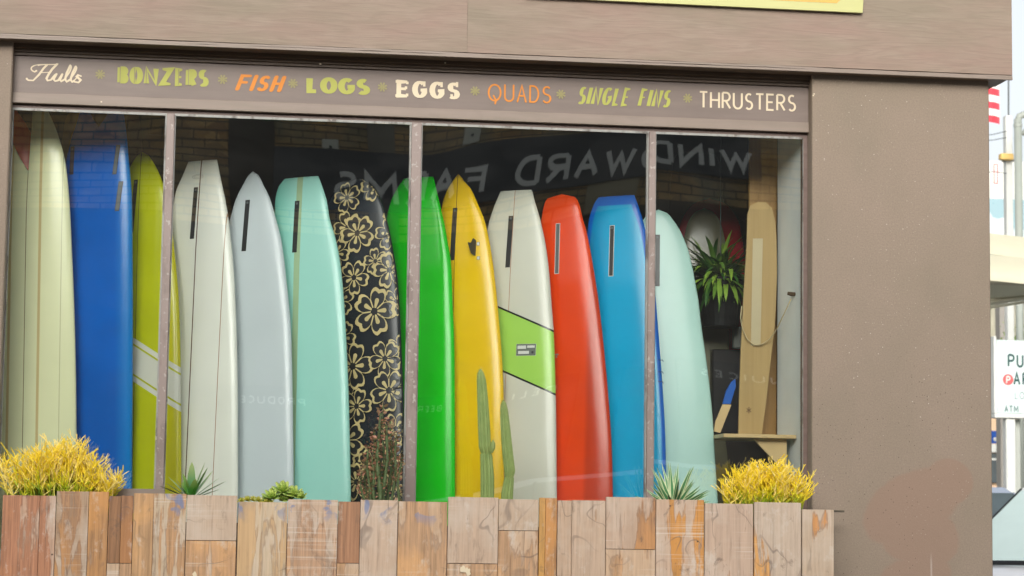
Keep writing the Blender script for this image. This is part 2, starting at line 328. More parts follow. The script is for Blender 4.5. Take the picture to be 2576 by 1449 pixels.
# ------------------------------------------------------------------ strokes and letters
def arc(cx, cy, rx, ry, a0, a1, n=10): return [(cx + rx * math.cos(math.radians(a0 + (a1 - a0) * i / n)), cy + ry * math.sin(math.radians(a0 + (a1 - a0) * i / n))) for i in range(n + 1)]
def bez(a, b, c, d, n=8):
    return [tuple((1 - t) ** 3 * a[k] + 3 * t * (1 - t) ** 2 * b[k] + 3 * t * t * (1 - t) * c[k] + t ** 3 * d[k] for k in (0, 1)) for t in [i / n for i in range(n + 1)]]
S_ = lambda w: arc(w * .52, .74, w * .42, .24, 50, 270, 8)[:-1] + arc(w * .5, .25, w * .46, .25, 90, -140, 8)
GL = {
 'A': lambda w: [[(0, 0), (w / 2, 1), (w, 0)], [(w * .2, .36), (w * .8, .36)]],
 'B': lambda w: [[(0, 0), (0, 1)], [(0, 1)] + arc(w * .45, .76, w * .45, .24, 90, -90) + [(0, .52)], [(w * .4, .52)] + arc(w * .5, .26, w * .5, .26, 90, -90) + [(0, 0)]],
 'C': lambda w: [arc(w * .55, .5, w * .55, .5, 50, 310, 14)],
 'D': lambda w: [[(0, 0), (0, 1)], [(0, 1)] + arc(w * .4, .5, w * .6, .5, 90, -90, 12) + [(0, 0)]],
 'E': lambda w: [[(w, 1), (0, 1), (0, 0), (w, 0)], [(0, .5), (w * .85, .5)]],
 'F': lambda w: [[(w, 1), (0, 1), (0, 0)], [(0, .52), (w * .8, .52)]],
 'G': lambda w: [arc(w * .52, .5, w * .52, .5, 50, 335, 14) + [(w, .46), (w * .58, .46)]],
 'H': lambda w: [[(0, 0), (0, 1)], [(w, 0), (w, 1)], [(0, .5), (w, .5)]],
 'I': lambda w: [[(0, 0), (0, 1)]],
 'J': lambda w: [[(w, 1), (w, .3)] + arc(w / 2, .3, w / 2, .3, 0, -180, 8)],
 'K': lambda w: [[(0, 0), (0, 1)], [(w, 1), (0, .42)], [(w * .3, .58), (w, 0)]],
 'L': lambda w: [[(0, 1), (0, 0), (w, 0)]],
 'M': lambda w: [[(0, 0), (0, 1), (w / 2, .25), (w, 1), (w, 0)]],
 'N': lambda w: [[(0, 0), (0, 1), (w, 0), (w, 1)]],
 'O': lambda w: [arc(w / 2, .5, w / 2, .5, 90, 450, 20)],
 'P': lambda w: [[(0, 0), (0, 1)], [(0, 1)] + arc(w * .5, .74, w * .5, .26, 90, -90) + [(0, .48)]],
 'Q': lambda w: [arc(w / 2, .5, w / 2, .5, 90, 450, 20), [(w * .42, .3), (w * .62, .0), (w * .55, -.18)]],
 'R': lambda w: [[(0, 0), (0, 1)], [(0, 1)] + arc(w * .5, .74, w * .45, .26, 90, -90) + [(0, .48)], [(w * .4, .48), (w, 0)]],
 'S': lambda w: [S_(w)],
 'T': lambda w: [[(0, 1), (w, 1)], [(w / 2, 1), (w / 2, 0)]],
 'U': lambda w: [[(0, 1), (0, .3)] + arc(w / 2, .3, w / 2, .3, 180, 360, 10) + [(w, 1)]],
 'W': lambda w: [[(0, 1), (w * .27, 0), (w / 2, .75), (w * .73, 0), (w, 1)]],
 'Z': lambda w: [[(0, 1), (w, 1), (0, 0), (w, 0)]],
 '&': lambda w: [[(w, 0), (w * .2, .8)] + arc(w * .42, .84, w * .2, .16, 180, 0, 6) + [(w * .1, .3)] + arc(w * .4, .22, w * .35, .22, 160, 340, 6)],
 't': lambda w: [[(w * .5, .85), (w * .5, .1), (w, 0)], [(0, .62), (w, .62)]],
 'o': lambda w: [arc(w / 2, .31, w / 2, .31, 90, 450, 14)],
}
def ribbon(pts, wfun, round_=True):
    """outline quads of a stroke; wfun(dir, t) -> width"""
    q = []
    for p in pts:
        if not q or math.hypot(p[0] - q[-1][0], p[1] - q[-1][1]) > 1e-5: q.append(p)
    pts = q; n = len(pts)
    closed = math.hypot(pts[0][0] - pts[-1][0], pts[0][1] - pts[-1][1]) < 1e-3 and n > 3
    L = [0]
    for i in range(1, n): L.append(L[-1] + math.hypot(pts[i][0] - pts[i - 1][0], pts[i][1] - pts[i - 1][1]))
    vs = []
    segd = [((pts[i + 1][0] - pts[i][0]), (pts[i + 1][1] - pts[i][1])) for i in range(n - 1)]
    segd = [(a / math.hypot(a, b), b / math.hypot(a, b)) for a, b in segd]
    for i in range(n):
        d0 = segd[i - 1] if i > 0 else (segd[-1] if closed else segd[0]); d1 = segd[i] if i < n - 1 else (segd[0] if closed else segd[-1])
        mx, my = d0[0] + d1[0], d0[1] + d1[1]; ml = math.hypot(mx, my)
        if ml < .3: mx, my = d1; ml = 1
        mx, my = mx / ml, my / ml; cosf = max(.42, mx * d1[0] + my * d1[1])
        wd = wfun((mx, my), L[i] / L[-1]) / 2 / cosf
        vs += [(pts[i][0] - my * wd, pts[i][1] + mx * wd), (pts[i][0] + my * wd, pts[i][1] - mx * wd)]
    fs = [(2 * i, 2 * i + 2, 2 * i + 3, 2 * i + 1) for i in range(n - 1)]
    if round_ and not closed:
        for (i, sg) in ((0, -1), (n - 1, 1)):
            d = segd[0] if i == 0 else segd[-1]; r = wfun(d, i / max(1, n - 1)) / 2; b = len(vs)
            a0 = math.atan2(d[1] * sg, d[0] * sg)
            vs += [(pts[i][0] + r * math.cos(a0 - PI / 2 + PI * k / 6), pts[i][1] + r * math.sin(a0 - PI / 2 + PI * k / 6)) for k in range(7)]
            fs.append(tuple(range(b, b + 7)))
    return vs, fs
def letters(mb, text, x0, x1, z0, h, Y, wv, wh=None, shear=0, widths=None, gap=.22, round_=False, flip=1, serif=0, mirror_x=False, slope=0):
    """lay letters between x0 and x1 on the plane y=Y; widths/stroke weights are relative to h"""
    wh = wh or wv; W = []
    dw = {'I': 0.0, 'M': .8, 'W': .95, ' ': .35, 'E': .5, 'F': .5, 'L': .48, 'S': .5, 'J': .4, 'O': .8, 'Q': .8, 'G': .75, 'C': .7, 't': .3, 'o': .5}
    if widths: dw.update(widths)
    for ch in text: W.append(dw.get(ch, dw.get('def', .6)))
    tot = sum(x + wv for x in W) + gap * (len(text) - 1)
    sc = (x1 - x0) / (tot * h); cx = 0; k = 0
    for ch, wd in zip(text, W):
        if ch != ' ':
            for st in GL[ch](max(wd, 1e-4)):
                def wf(d, t): return wh + (wv - wh) * abs(d[1]) ** 1.5
                vs, fs = ribbon(st, wf, round_)
                o = Y + flip * (-.0003 * (k % 9)); k += 1
                out = []
                for (a, b) in vs:
                    # keep inside the letter's height
                    bb = b * (1 - wh) + wh / 2
                    xx = (cx + wv / 2 + a + shear * bb) * sc * h
                    X = x0 + xx
                    if mirror_x: X = x1 - xx
                    out.append((X, o, z0 + bb * h + slope * xx))
                mb.add(out, fs)
                if serif:
                    for e in (st[0], st[-1]):
                        if len(st) < 6 or ch in 'GSC':
                            if ch in 'GSC':
                                if e == st[-1] and ch == 'G': continue
                                s0, s1 = (e[0] + .06, e[1] - .16 if e[1] > .5 else e[1] - .12), (e[0] + .06, e[1] + .20 if e[1] > .5 else e[1] + .16)
                            else: s0, s1 = (e[0], e[1] - .16 if e[1] > .5 else e[1] + .18), (e[0], e[1] + .02 if e[1] > .5 else e[1] - .02)
                            vs, fs = ribbon([s0, s1], lambda d, t: serif, False); o = Y + flip * (-.0003 * (k % 9)); k += 1
                            mb.add([(x0 + (cx + wv / 2 + a) * sc * h, o, z0 + (b * (1 - wh) + wh / 2) * h) for a, b in vs], fs)
            if serif and ch in 'E':
                for zz in (0, 1):
                    vs, fs = ribbon([(-.2, zz), (.1, zz)], lambda d, t: wh, False); o = Y + flip * (-.0003 * (k % 9)); k += 1
                    mb.add([(x0 + (cx + wv / 2 + a) * sc * h, o, z0 + (b * (1 - wh) + wh / 2) * h) for a, b in vs], fs)
        cx += wd + wv + gap
    return sc

# ================================================================== SETTING
g = MB(); g.add([(-400, -400, 0), (400, -400, 0), (400, 600, 0), (-400, 600, 0)], [(0, 1, 2, 3)]); tag(g.build('ground', M['concrete'], recalc=False), kind='structure')
g = MB(); g.add([(-200, -15.0, .004), (200, -15.0, .004), (200, -3.0, .004), (-200, -3.0, .004)], [(0, 1, 2, 3)]); tag(g.build('road', M['asphalt'], recalc=False), kind='structure')
g = MB(); g.box(-60, 4.6, -2.9, 0.0, 0.0, .13, .01); tag(g.build('pavement', M['concrete']), kind='structure')
g = MB(); g.add([(4.8, 3.0, .006), (120, 3.0, .006), (120, 60, .006), (4.8, 60, .006)], [(0, 1, 2, 3)]); tag(g.build('parking_lot', M['asphalt'], recalc=False), kind='structure')

# ------------------------------------------------------------------ the surf shop
FY = -.185; PYF = -.10; XR = P(2492, 700, PYF).x; XL = P(14, 500, PYF).x
XP = P(2043, 700, PYF).x                      # left edge of the corner pillar
Xl = P(30, 200, PYF).x                        # right edge of the left pillar
shop = thing('shop_building', 'brown painted surf shop front with four big window panes', 'building', ((Xl + XR) / 2, 0, 0))
zf0 = P(1000, 137, FY).z; XF = P(2547, 200, FY).x
zst = P(1000, 178, -.02).z; zsb = P(1000, 269.5, -.02).z; ztb = P(1000, 294, -.035).z; zg = P(1000, 309, 0).z
# corner pillar, left pillar, side wall, roof
b = MB(); b.box(XP, XR, PYF, .9, 0, 5.2, .006); b.build('pillar', M['stucco'], shop)
b = MB(); b.box(-3.2, Xl, PYF, .10, 0, 5.2, .006); b.build('pillar', M['stucco'], shop)
b = MB(); b.box(XR - .2, XR - .004, .902, 8.0, 0, 5.2); b.build('side_wall', M['stucco'], shop)
b = MB(); b.box(-3.2, -3.0, .902, 8.0, 0, 5.2); b.build('side_wall', M['stucco'], shop)
b = MB(); b.box(-3.3, XR + .05, -.1, 8.1, 5.21, 5.4); b.build('roof', M['dtrim'], shop)
# fascia with plywood sheets, ply edge strip, soffit
fb = MB(); fb.box(-3.2, XF - .022, FY + .02, -.102, zf0 + .012, 5.6); fas = fb.build('fascia', M['dtrim'], shop)
xs = [-3.2, P(-60, 60, FY).x, P(1176, 60, FY).x, XF]
for i in range(3):
    s = MB(); s.box(xs[i] + .0004, xs[i + 1] - .0004, FY + .0002 * (i % 2), FY + .018, zf0 + .026, 4.62, .0003); s.build('plywood_sheet', M['ply'], fas)
    s = MB(); s.box(xs[i] + .0015, xs[i + 1] - .0015, FY, FY + .018, 4.625, 5.6, .0015); s.build('plywood_sheet', M['ply'], fas)
s = MB(); s.box(XF - .02, XF, FY + .0195, .9, zf0 + .02, 5.6, .001); s.build('plywood_sheet', M['ply'], fas)
# split bottom ply edge: two uneven laminations with a dark crack between
rnd = random.Random(3)
for k, (dy, za, zb) in enumerate(((-.003, 0, .011), (.0, .013, .0235))):
    s = MB(); n = 60; vs = []
    for i in range(n + 1):
        x = -3.2 + (XF + 3.2) * i / n; j = rnd.uniform(-.0016, .0016) + (0.002 * math.sin(x * 3) if k else 0)
        vs += [(x, FY + dy, zf0 + za + j * (k == 1)), (x, FY + dy, zf0 + zb + j), (x, FY + .017, zf0 + za), (x, FY + .017, zf0 + zb)]
    fs = []
    for i in range(n):
        a, c = 4 * i, 4 * i + 4
        fs += [(a, a + 1, c + 1, c), (a + 2, c + 2, c + 3, a + 3), (a, c, c + 2, a + 2), (a + 1, a + 3, c + 3, c + 1)]
    fs += [(0, 2, 3, 1), (4 * n, 4 * n + 1, 4 * n + 3, 4 * n + 2)]
    s.add(vs, fs); s.build('edge_lamination', M['trim'], fas)
s = MB(); s.box(-3.2, XF - .024, FY + .02, .02, zf0 + .001, zf0 + .012); s.build('soffit', M['dtrim'], fas)
# stepped moulding under the soffit
zm = (zf0 - zst)
s = MB(); s.prism([(-.036, zst + .001), (-.036, zst + zm * .3), (-.052, zst + zm * .3), (-.052, zst + zm * .62), (-.075, zst + zm * .62), (-.075, zf0 + .0005), (.03, zf0 + .0005), (.03, zst + .001)], 'x', Xl, XP)
s.build('stepped_moulding', M['dtrim'], shop)
sp = MB(); sp.box(Xl, XP, -.02, .03, zsb, zst); signp = sp.build('sign_panel', M['sign'], shop)
s = MB(); s.box(Xl, XP, -.035, .03, ztb, zsb - .0008, .002); s.build('trim_board', M['trim'], shop)
s = MB(); s.box(Xl, XP, -.002, .05, zg, ztb - .004); s.build('head_frame', M['jamb'], shop)
s = MB(); s.box(Xl + .002, XP - .03, -.006, -.0025, zg - .004, zg + .004); s.build('head_bead', M['silver'], shop)
# jamb at the corner pillar and lower sill, wall under the window
zs = 1.30
s = MB(); s.box(P(2020, 800, -.002).x, XP, -.002, .05, zs, zg - .0005); s.build('window_jamb', M['jamb'], shop)
s = MB(); s.box(Xl, P(6, 950, 0).x + .003, -.002, .05, zs, zg - .0005); s.build('window_jamb', M['silver'], shop)
s = MB(); s.box(Xl, XP, -.06, .06, zs - .05, zs - .001, .004); s.build('window_sill', M['trim'], shop)
s = MB(); s.box(Xl, XP, -.02, .10, 0, zs - .051); s.build('wall_under_window', M['stucco'], shop)
# mullions
mx = [(P(430, 285, -.03).x, .040), (P(1049, 308, -.03).x, .052), (P(1642, 330, -.03).x, .036)]
edges = [P(3, 950, 0).x if False else Xl + .012]
for x, wd in mx:
    s = MB(); s.box(x - wd / 2, x + wd / 2, -.03, .06, zs, zg + .0, .002); mo = s.build('mullion', M['frame'], shop)
    for (p_, q_) in ((x - wd / 2 - .006, x - wd / 2 - .0005), (x + wd / 2 + .0005, x + wd / 2 + .004)): s = MB(); s.box(p_, q_, -.012, .012, zs, zg - .004); s.build('glazing_bead', M['silver'], mo)
# glass panes, each in its own thin frame, each bowed and tilted a little
cuts = [Xl + .004, mx[0][0] - mx[0][1] / 2 - .007, mx[0][0] + mx[0][1] / 2 + .0045, mx[1][0] - mx[1][1] / 2 - .007, mx[1][0] + mx[1][1] / 2 + .0045, mx[2][0] - mx[2][1] / 2 - .007, mx[2][0] + mx[2][1] / 2 + .0045, P(2020, 800, -.002).x - .0005]
# slope functions (dY/dX, dY/dZ) in radians at each side, tuned to how the street mirrors in each pane
PANE = [dict(ax=(0, 0), az=(.002, .001)), dict(ax=(0, 0), az=(.003, .0075)), dict(ax=(.002, .008), az=(.006, -.007)), dict(ax=(0, 0), az=(-.010, -.007))]
def ring_box(mb, x0, x1, y0, y1, z0, z1, l, r, bt, tp):
    o = [(x0, z0), (x1, z0), (x1, z1), (x0, z1)]; n_ = [(x0 + l, z0 + bt), (x1 - r, z0 + bt), (x1 - r, z1 - tp), (x0 + l, z1 - tp)]
    vs = [(a, y0, c) for a, c in o + n_] + [(a, y1, c) for a, c in o + n_]; fs = []
    for i in range(4):
        j = (i + 1) % 4; fs += [(i, j, 4 + j, 4 + i), (8 + j, 8 + i, 12 + i, 12 + j), (i, 8 + i, 8 + j, j), (4 + i, 4 + j, 12 + j, 12 + i)]
    mb.add(vs, fs)
def pane(i, x0, x1):
    wn = MB()
    ring_box(wn, x0, x1, -.008, .008, zs, zg - .0045, .002, .002, .012, .004)
    fr = wn.build('window', M['silver'], shop)
    x0 += .003; x1 -= .003; z0, z1 = zs + .0125, zg - .009; nx, nz = 24, 24; d = PANE[i]
    vs = []
    def hgt(s, t):
        # integrate slopes: dY/dZ = az0 + (az1-az0)*s ; dY/dX = ax0 + (ax1-ax0)*s
        X = (x1 - x0) * s; Z = (z1 - z0) * (t - .8)
        return (d['ax'][0] * X + (d['ax'][1] - d['ax'][0]) * X * s / 2) + Z * (d['az'][0] + (d['az'][1] - d['az'][0]) * s)
    for a in range(nx + 1):
        for c2 in range(nz + 1):
            s_, t_ = a / nx, c2 / nz; vs.append((x0 + (x1 - x0) * s_, .0 + hgt(s_, t_), z0 + (z1 - z0) * t_))
    fs = [(a * (nz + 1) + c2, (a + 1) * (nz + 1) + c2, (a + 1) * (nz + 1) + c2 + 1, a * (nz + 1) + c2 + 1) for a in range(nx) for c2 in range(nz)]
    g = MB(); g.add(vs, fs); o = g.build('pane', glass_pane(i), fr, smooth=True, recalc=False)
for i in range(4): pane(i, cuts[2 * i], cuts[2 * i + 1])
# interior shell
IX0, IX1 = Xl - .6, P(2020, 700, 0).x + .01
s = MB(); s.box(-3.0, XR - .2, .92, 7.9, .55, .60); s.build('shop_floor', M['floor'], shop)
s = MB(); s.box(Xl, XP, .101, .918, .55, .62); s.build('display_ledge', M['int_white'], shop)
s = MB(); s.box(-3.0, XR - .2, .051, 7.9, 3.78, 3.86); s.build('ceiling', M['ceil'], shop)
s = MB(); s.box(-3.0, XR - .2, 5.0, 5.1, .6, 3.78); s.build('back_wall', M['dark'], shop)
s = MB(); s.prism([(P(2021, 700, .052).x, .0515), (XP - .002, .0515), (XP - .002, .62), (P(1957, 700, .42).x + .09, .62), (P(1956, 700, .42).x, .42)], 'z', .62, 3.775); s.build('inner_side_wall', M['int_white'], shop)

# painted words
def zat(px, py): return P(px, py, -.022).z
def word(label, mat, fn):
    mb = MB(); fn(mb); o = mb.build('painted_word', mat, signp, recalc=False); o['label'] = label; return o
YS = -.0215
def xw(px): return P(px, 230, YS).x
base = lambda px: 0
def zr(p0, y0, p1, y1): return P((p0 + p1) / 2, (y0 + y1) / 2, YS).z
# Hulls (script)
def hulls(mb):
    x0, x1 = xw(66), xw(204); zb = P(130, 205, YS).z; h = P(130, 160, YS).z - zb; sc = (x1 - x0)
    st = [ ([(.0, .10), (.03, .02), (.12, .02), (.22, .35), (.30, .72), (.36, .92)], .055),
           (bez((.36, .92), (.12, .98), (.02, .72), (.10, .55)), .035), ([(.10, .55), (.14, .5), (.17, .56)], .05),
           (bez((.20, .86), (.30, .98), (.42, .90), (.56, .99)), .04),
           ([(.54, .97), (.46, .70), (.40, .42), (.36, .16), (.38, .04), (.44, .08)], .06), ([(.24, .46), (.44, .52)], .03),
           (bez((.44, .08), (.50, .35), (.53, .45), (.54, .42)), .045), ([(.54, .42), (.49, .12), (.52, .02), (.58, .08), (.64, .40)], .055), ([(.645, .42), (.61, .12), (.63, .02), (.67, .10)], .055),
           (bez((.67, .10), (.80, .55), (.83, .95), (.785, .93)), .035), ([(.785, .93), (.725, .5), (.70, .15), (.73, .02), (.77, .10)], .06),
           (bez((.77, .10), (.90, .55), (.93, .9), (.885, .88)), .035), ([(.885, .88), (.83, .5), (.80, .15), (.83, .02), (.86, .08)], .06),
           ([(.86, .08), (.95, .40)], .03), ([(.99, .36), (.93, .42), (.91, .33), (.985, .14), (.95, .0), (.87, .03)], .06)]
    for k, (pts, wd) in enumerate(st):
        vs, fs = ribbon([(p[0] * 3.0, p[1]) for p in pts], lambda d, t: wd * 2.1 * (1 if abs(d[1]) > .5 else .7), True)
        mb.add([(x0 + a / 3.0 * sc, YS - .0003 * (k % 9), zb + c * h) for a, c in vs], fs)
word('word Hulls in cream script', M['cream'], hulls)
def wd_(text, mat, p0, p1, yt, yb, label, **kw):
    zb = P((p0 + p1) / 2, yb, YS).z; zt = P((p0 + p1) / 2, yt, YS).z
    return word(label, mat, lambda mb: letters(mb, text, xw(p0), xw(p1), zb, zt - zb, YS, **kw))
wd_('BONZERS', M['green'], 294, 525, 171, 214, 'word BONZERS in split olive green capitals', wv=.34, wh=.13, gap=.05, widths={'def': .42, 'B': .34, 'E': .30, 'S': .34, 'O': .48, 'N': .56, 'Z': .52, 'R': .36})
mb = MB(); zb = P(409, 214, YS).z; h = P(409, 171, YS).z - zb; xx = xw(294); tot = xw(525) - xx
for k, f in enumerate((.030, .185, .315, .665, .775)):
    x = xx + tot * f; mb = MB(); mb.box(x - .0013, x + .0013, YS - .0042, YS - .0032, zb + (.04 * h), zb + h * .96); mb.build('stencil_gap', M['sign'], signp)
wd_('FISH', M['orange'], 590, 706, 188, 230, 'word FISH in orange brush capitals', wv=.23, wh=.19, gap=.10, shear=.32, round_=True, widths={'def': .42, 'F': .42, 'S': .42})
wd_('LOGS', M['green'], 770, 932, 194, 238, 'word LOGS in fat olive green capitals', wv=.37, wh=.27, gap=.03, round_=False, widths={'L': .38, 'O': .62, 'G': .6, 'S': .48})
wd_('EGGS', M['cream'], 996, 1158, 204, 248, 'word EGGS in cream slab capitals', wv=.34, wh=.19, gap=.12, serif=.15, widths={'E': .5, 'G': .58, 'S': .48})
wd_('QUADS', M['orange'], 1227, 1388, 213, 258, 'word QUADS in thin rounded orange capitals', wv=.105, wh=.105, gap=.14, round_=True, widths={'Q': .72, 'U': .52, 'A': .5, 'D': .5, 'S': .5})
wd_('SINGLE FINS', M['green'], 1450, 1684, 222, 266, 'words SINGLE FINS in slanted olive green capitals', wv=.27, wh=.08, gap=.08, shear=.30, widths={'def': .42, 'S': .36, 'E': .34, 'L': .32, 'F': .34, 'G': .46, ' ': .25})
wd_('THRUSTERS', M['cream'], 1758, 2003, 233, 277, 'word THRUSTERS in plain cream capitals', wv=.13, wh=.12, gap=.10, widths={'def': .52, 'E': .42, 'S': .46, 'T': .48, 'R': .48})
for (px, py) in ((252, 187), (560, 200), (737, 210), (962, 219), (1195, 229), (1411, 237), (1730, 247)):
    c0 = P(px, py, YS); mb = MB()
    for k in range(8):
        a = PI / 8 + PI / 4 * k
        vs, fs = ribbon([(.004 * math.cos(a), .004 * math.sin(a)), (.021 * math.cos(a), .021 * math.sin(a))], lambda d, t: .0055 + .004 * t, True)
        mb.add([(c0.x + u, YS - .0003 * k, c0.z + v) for u, v in vs], fs)
    mb.build('painted_star', M['pale'], signp, recalc=False)
# small bare chips on the moulding
for (px, py, Y) in ((806, 161, -.054), (1120, 158, -.077), (2048, 236, PYF - .001), (255, 256, -.036), (363, 265, -.003), (2046, 240, PYF - .001)):
    c0 = P(px, py, Y); mb = MB(); mb.box(c0.x - .004, c0.x + .004, Y - .0015, Y - .0002, c0.z - .004, c0.z + .003); mb.build('paint_chip', M['cream'], shop)
# yellow hanging sign at the top
sg = thing('sign_board', 'pale yellow-green sign board with an orange stripe on the fascia', 'sign', (P(1900, 10, FY - .03).x, FY - .03, P(2170, 32, FY - .03).z))
N = NT('yellow_vinyl'); N.set('Base Color', N.mix(N.noise(N.pos(), 2, 3), lin((182, 184, 116)), lin((192, 190, 130)))); N.set('Roughness', .4); ymat = N.m
xa, xb = P(1320, 0, FY - .03).x, P(2170, 32, FY - .03).x; zb = P(2170, 32, FY - .03).z
mb = MB(); mb.prism([(xa, zb + .006), (xb, zb), (xb + .03, zb + .45), (xb + .03, zb + .5), (xa, zb + .5)], 'y', FY - .03, FY - .012); mb.build('panel', ymat, sg)
xo = P(2105, 8, FY - .03).x; zo = P(2105, 8, FY - .03).z
mb = MB(); mb.prism([(xa + .05, zo + .004), (xo, zo), (xo + .02, zo + .02), (xo + .02, zo + .05), (xa + .05, zo + .05)], 'y', FY - .0315, FY - .0302); mb.build('stripe', plain('orange_vinyl', (216, 168, 78), .4), sg)
for p_ in (xa + .3, xb - .3): mb = MB(); mb.box(p_, p_ + .04, FY - .0119, FY - .001, zb + .1, zb + .4); mb.build('spacer', M['dtrim'], sg)

# ================================================================== SURFBOARDS
def pch(xs, ys, x):
    if x <= xs[0]: return ys[0]
    if x >= xs[-1]: return ys[-1]
    for i in range(len(xs) - 1):
        if x <= xs[i + 1]:
            h = xs[i + 1] - xs[i]; t = (x - xs[i]) / h
            def sl(j):
                if j == 0 or j == len(xs) - 1: return None
                a = (ys[j] - ys[j - 1]) / (xs[j] - xs[j - 1]); c = (ys[j + 1] - ys[j]) / (xs[j + 1] - xs[j])
                return 0 if a * c <= 0 else 2 * a * c / (a + c)
            d = (ys[i + 1] - ys[i]) / h; m0 = sl(i); m1 = sl(i + 1)
            m0 = d if m0 is None else m0; m1 = d if m1 is None else m1
            return (2 * t ** 3 - 3 * t * t + 1) * ys[i] + (t ** 3 - 2 * t * t + t) * h * m0 + (-2 * t ** 3 + 3 * t * t) * ys[i + 1] + (t ** 3 - t * t) * h * m1
class Board:
    def __init__(s, name, label, top, bot, Yt, Yb, yaw, right, mat, left=None, thick=.07, tail=None, squash=False, kr=2.6, cat='surfboard', zfloor=.62, nose=.75):
        s.T = P(top[0], top[1], Yt); B = P(bot[0], bot[1], Yb)
        s.a = (s.T - B).normalized(); th = math.radians(yaw)
        r0 = Vector((math.cos(th), -math.sin(th), 0)); s.r = (r0 - s.a * r0.dot(s.a)).normalized(); s.n = s.r.cross(s.a)
        s.th = thick; s.kr = kr; s.tail = tail; s.squash = squash
        s.L = (s.T.z - zfloor) / s.a.z
        R = [s.solve(x, y) for x, y in right]; R = [(v, abs(u)) for u, v in R]; R.sort()
        Lf = R if left is None else sorted([(v, abs(u)) for u, v in [s.solve(x, y) for x, y in left]])
        if left is not None:
            vl = Lf[-1][0]; ul = Lf[-1][1]
            for v, u in R:
                if v > vl + .1: Lf.append((v, max(u, ul)))
        s.prof = []
        for Q in (R, Lf):
            if not squash:
                Q = [(0.0, 0.0)] + [q for q in Q if q[0] > .004]
            else:
                Q = [(0.0, Q[0][1])] + [q for q in Q if q[0] > Q[0][0] + .004 and q[0] > .004]
            s.prof.append(([q[0] for q in Q], [q[1] for q in Q]))
        s.nose = nose
        s.o = s.mesh(name, label, mat, cat)
    def solve(s, px, py):
        u = v = .1
        for _ in range(12):
            f = lambda a, c: pj(s.T - s.a * c + s.r * a)
            p = f(u, v); pu = f(u + .001, v); pv = f(u, v + .001)
            a11, a21 = (pu[0] - p[0]) / .001, (pu[1] - p[1]) / .001; a12, a22 = (pv[0] - p[0]) / .001, (pv[1] - p[1]) / .001
            dx, dy = px - p[0], py - p[1]; D = a11 * a22 - a12 * a21
            u += (dx * a22 - dy * a12) / D; v += (a11 * dy - a21 * dx) / D
        return u, v
    def hw(s, v, side):
        xs, ys = s.prof[0 if side > 0 else 1]
        if v < xs[1] and not s.squash:      # rounded start for pin/round tails
            return ys[1] * (max(0, v) / xs[1]) ** s.tailpow
        h = pch(xs, ys, v); vn = s.L - s.nose
        if v > vn: h *= max(0.0, 1 - ((v - vn) / s.nose) ** 2.3) ** .6
        return h
    tailpow = .55
    def T_(s, v):
        return s.th * min(1, .30 + (max(v, 0) / .5) ** .6 * .7) * (min(1, .2 + (max(0, s.L - v) / .5) ** .7))
    def S(s, u, v, off=0.0):
        h = max(1e-4, s.hw(v, 1 if u >= 0 else -1)); q = min(1, abs(u) / h)
        y = s.T_(v) / 2 * (1 - q ** s.kr) ** (1 / s.kr) + off
        return s.T - s.a * v + s.r * u + s.n * y
    def mesh(s, name, label, mat, cat):
        nv = 76; nc = 36; vs = []; uv = []; ed = []
        for i in range(nv + 1):
            t = i / nv; v0 = s.L * (t ** 1.7 * .5 + t * .5 if True else t); v0 = min(v0, s.L - 1e-4)
            for k in range(nc):
                ph = 2 * PI * k / nc; cc, ss = math.cos(ph), math.sin(ph)
                q = (1 if cc >= 0 else -1) * abs(cc) ** (2 / s.kr); y = (1 if ss >= 0 else -1) * abs(ss) ** (2 / s.kr)
                v = v0
                if s.tail: v = v0 + s.tail(q) * max(0, 1 - v0 / .7)
                h = s.hw(max(v, 1e-5), 1 if q >= 0 else -1)
                p = s.T - s.a * v + s.r * (h * q) + s.n * (s.T_(v0) / 2 * y); vs.append(p); uv.append((h * q, v)); ed.append((h * (1 - abs(q)) + s.T_(v0) * .5 * (1 - abs(y)) * (abs(q) > .8), v))
        fs = [(i * nc + k, i * nc + (k + 1) % nc, (i + 1) * nc + (k + 1) % nc, (i + 1) * nc + k) for i in range(nv) for k in range(nc)]
        # close the ends with a middle row
        half = nc // 2
        for base, fl in ((0, 1), (nv * nc, -1)):
            for k in range(half):
                q = (base + k, base + k + 1, base + (nc - k - 1) % nc, base + (nc - k) % nc)
                q = tuple(dict.fromkeys(q))
                if len(q) >= 3: fs.append(q if fl > 0 else q[::-1])
        e = thing(name, label, cat, s.T - s.a * s.L); s.e = e
        mb = MB(); mb.add(vs, fs); o = mb.build('deck', mat, e, smooth=True, uvs={'board': uv, 'edge': ed}); o['label'] = 'glossy shaped foam body'
        del o['label']
        return o
    def strip(s, name, u0, u1, v0, v1, mat, off=.0015, rim=None, n=10, lab=None, round_=0, slant=0):
        def pts(ex, of):
            out = []
            for i in range(n + 1):
                v = v0 - ex + (v1 - v0 + 2 * ex) * i / n; k = slant * (v - v0)
                out += [s.S(u0 - ex + k, v, of), s.S(u1 + ex + k, v, of)]
            return out
        fq = [(2 * i, 2 * i + 1, 2 * i + 3, 2 * i + 2) for i in range(n)]
        mb = MB(); mb.add(pts(0, off), fq); b = mb.build(name, mat, s.e, recalc=False)
        # thickness skirt so that the piece has an edge
        if rim:
            r = MB(); P0 = pts(rim[0], off - .0006); r.add(P0, fq); P1 = pts(rim[0], off - .006)
            loop = [2 * i for i in range(n + 1)] + [2 * i + 1 for i in range(n, -1, -1)]
            m = len(P0); r.v += [tuple(x) for x in P1]
            for i in range(len(loop)):
                a, c = loop[i], loop[(i + 1) % len(loop)]; r.f.append((a, c, m + c, m + a)); r.m.append(0)
            r.build('slot_rim', rim[1], b)
        if lab: b['label'] = lab
        return b
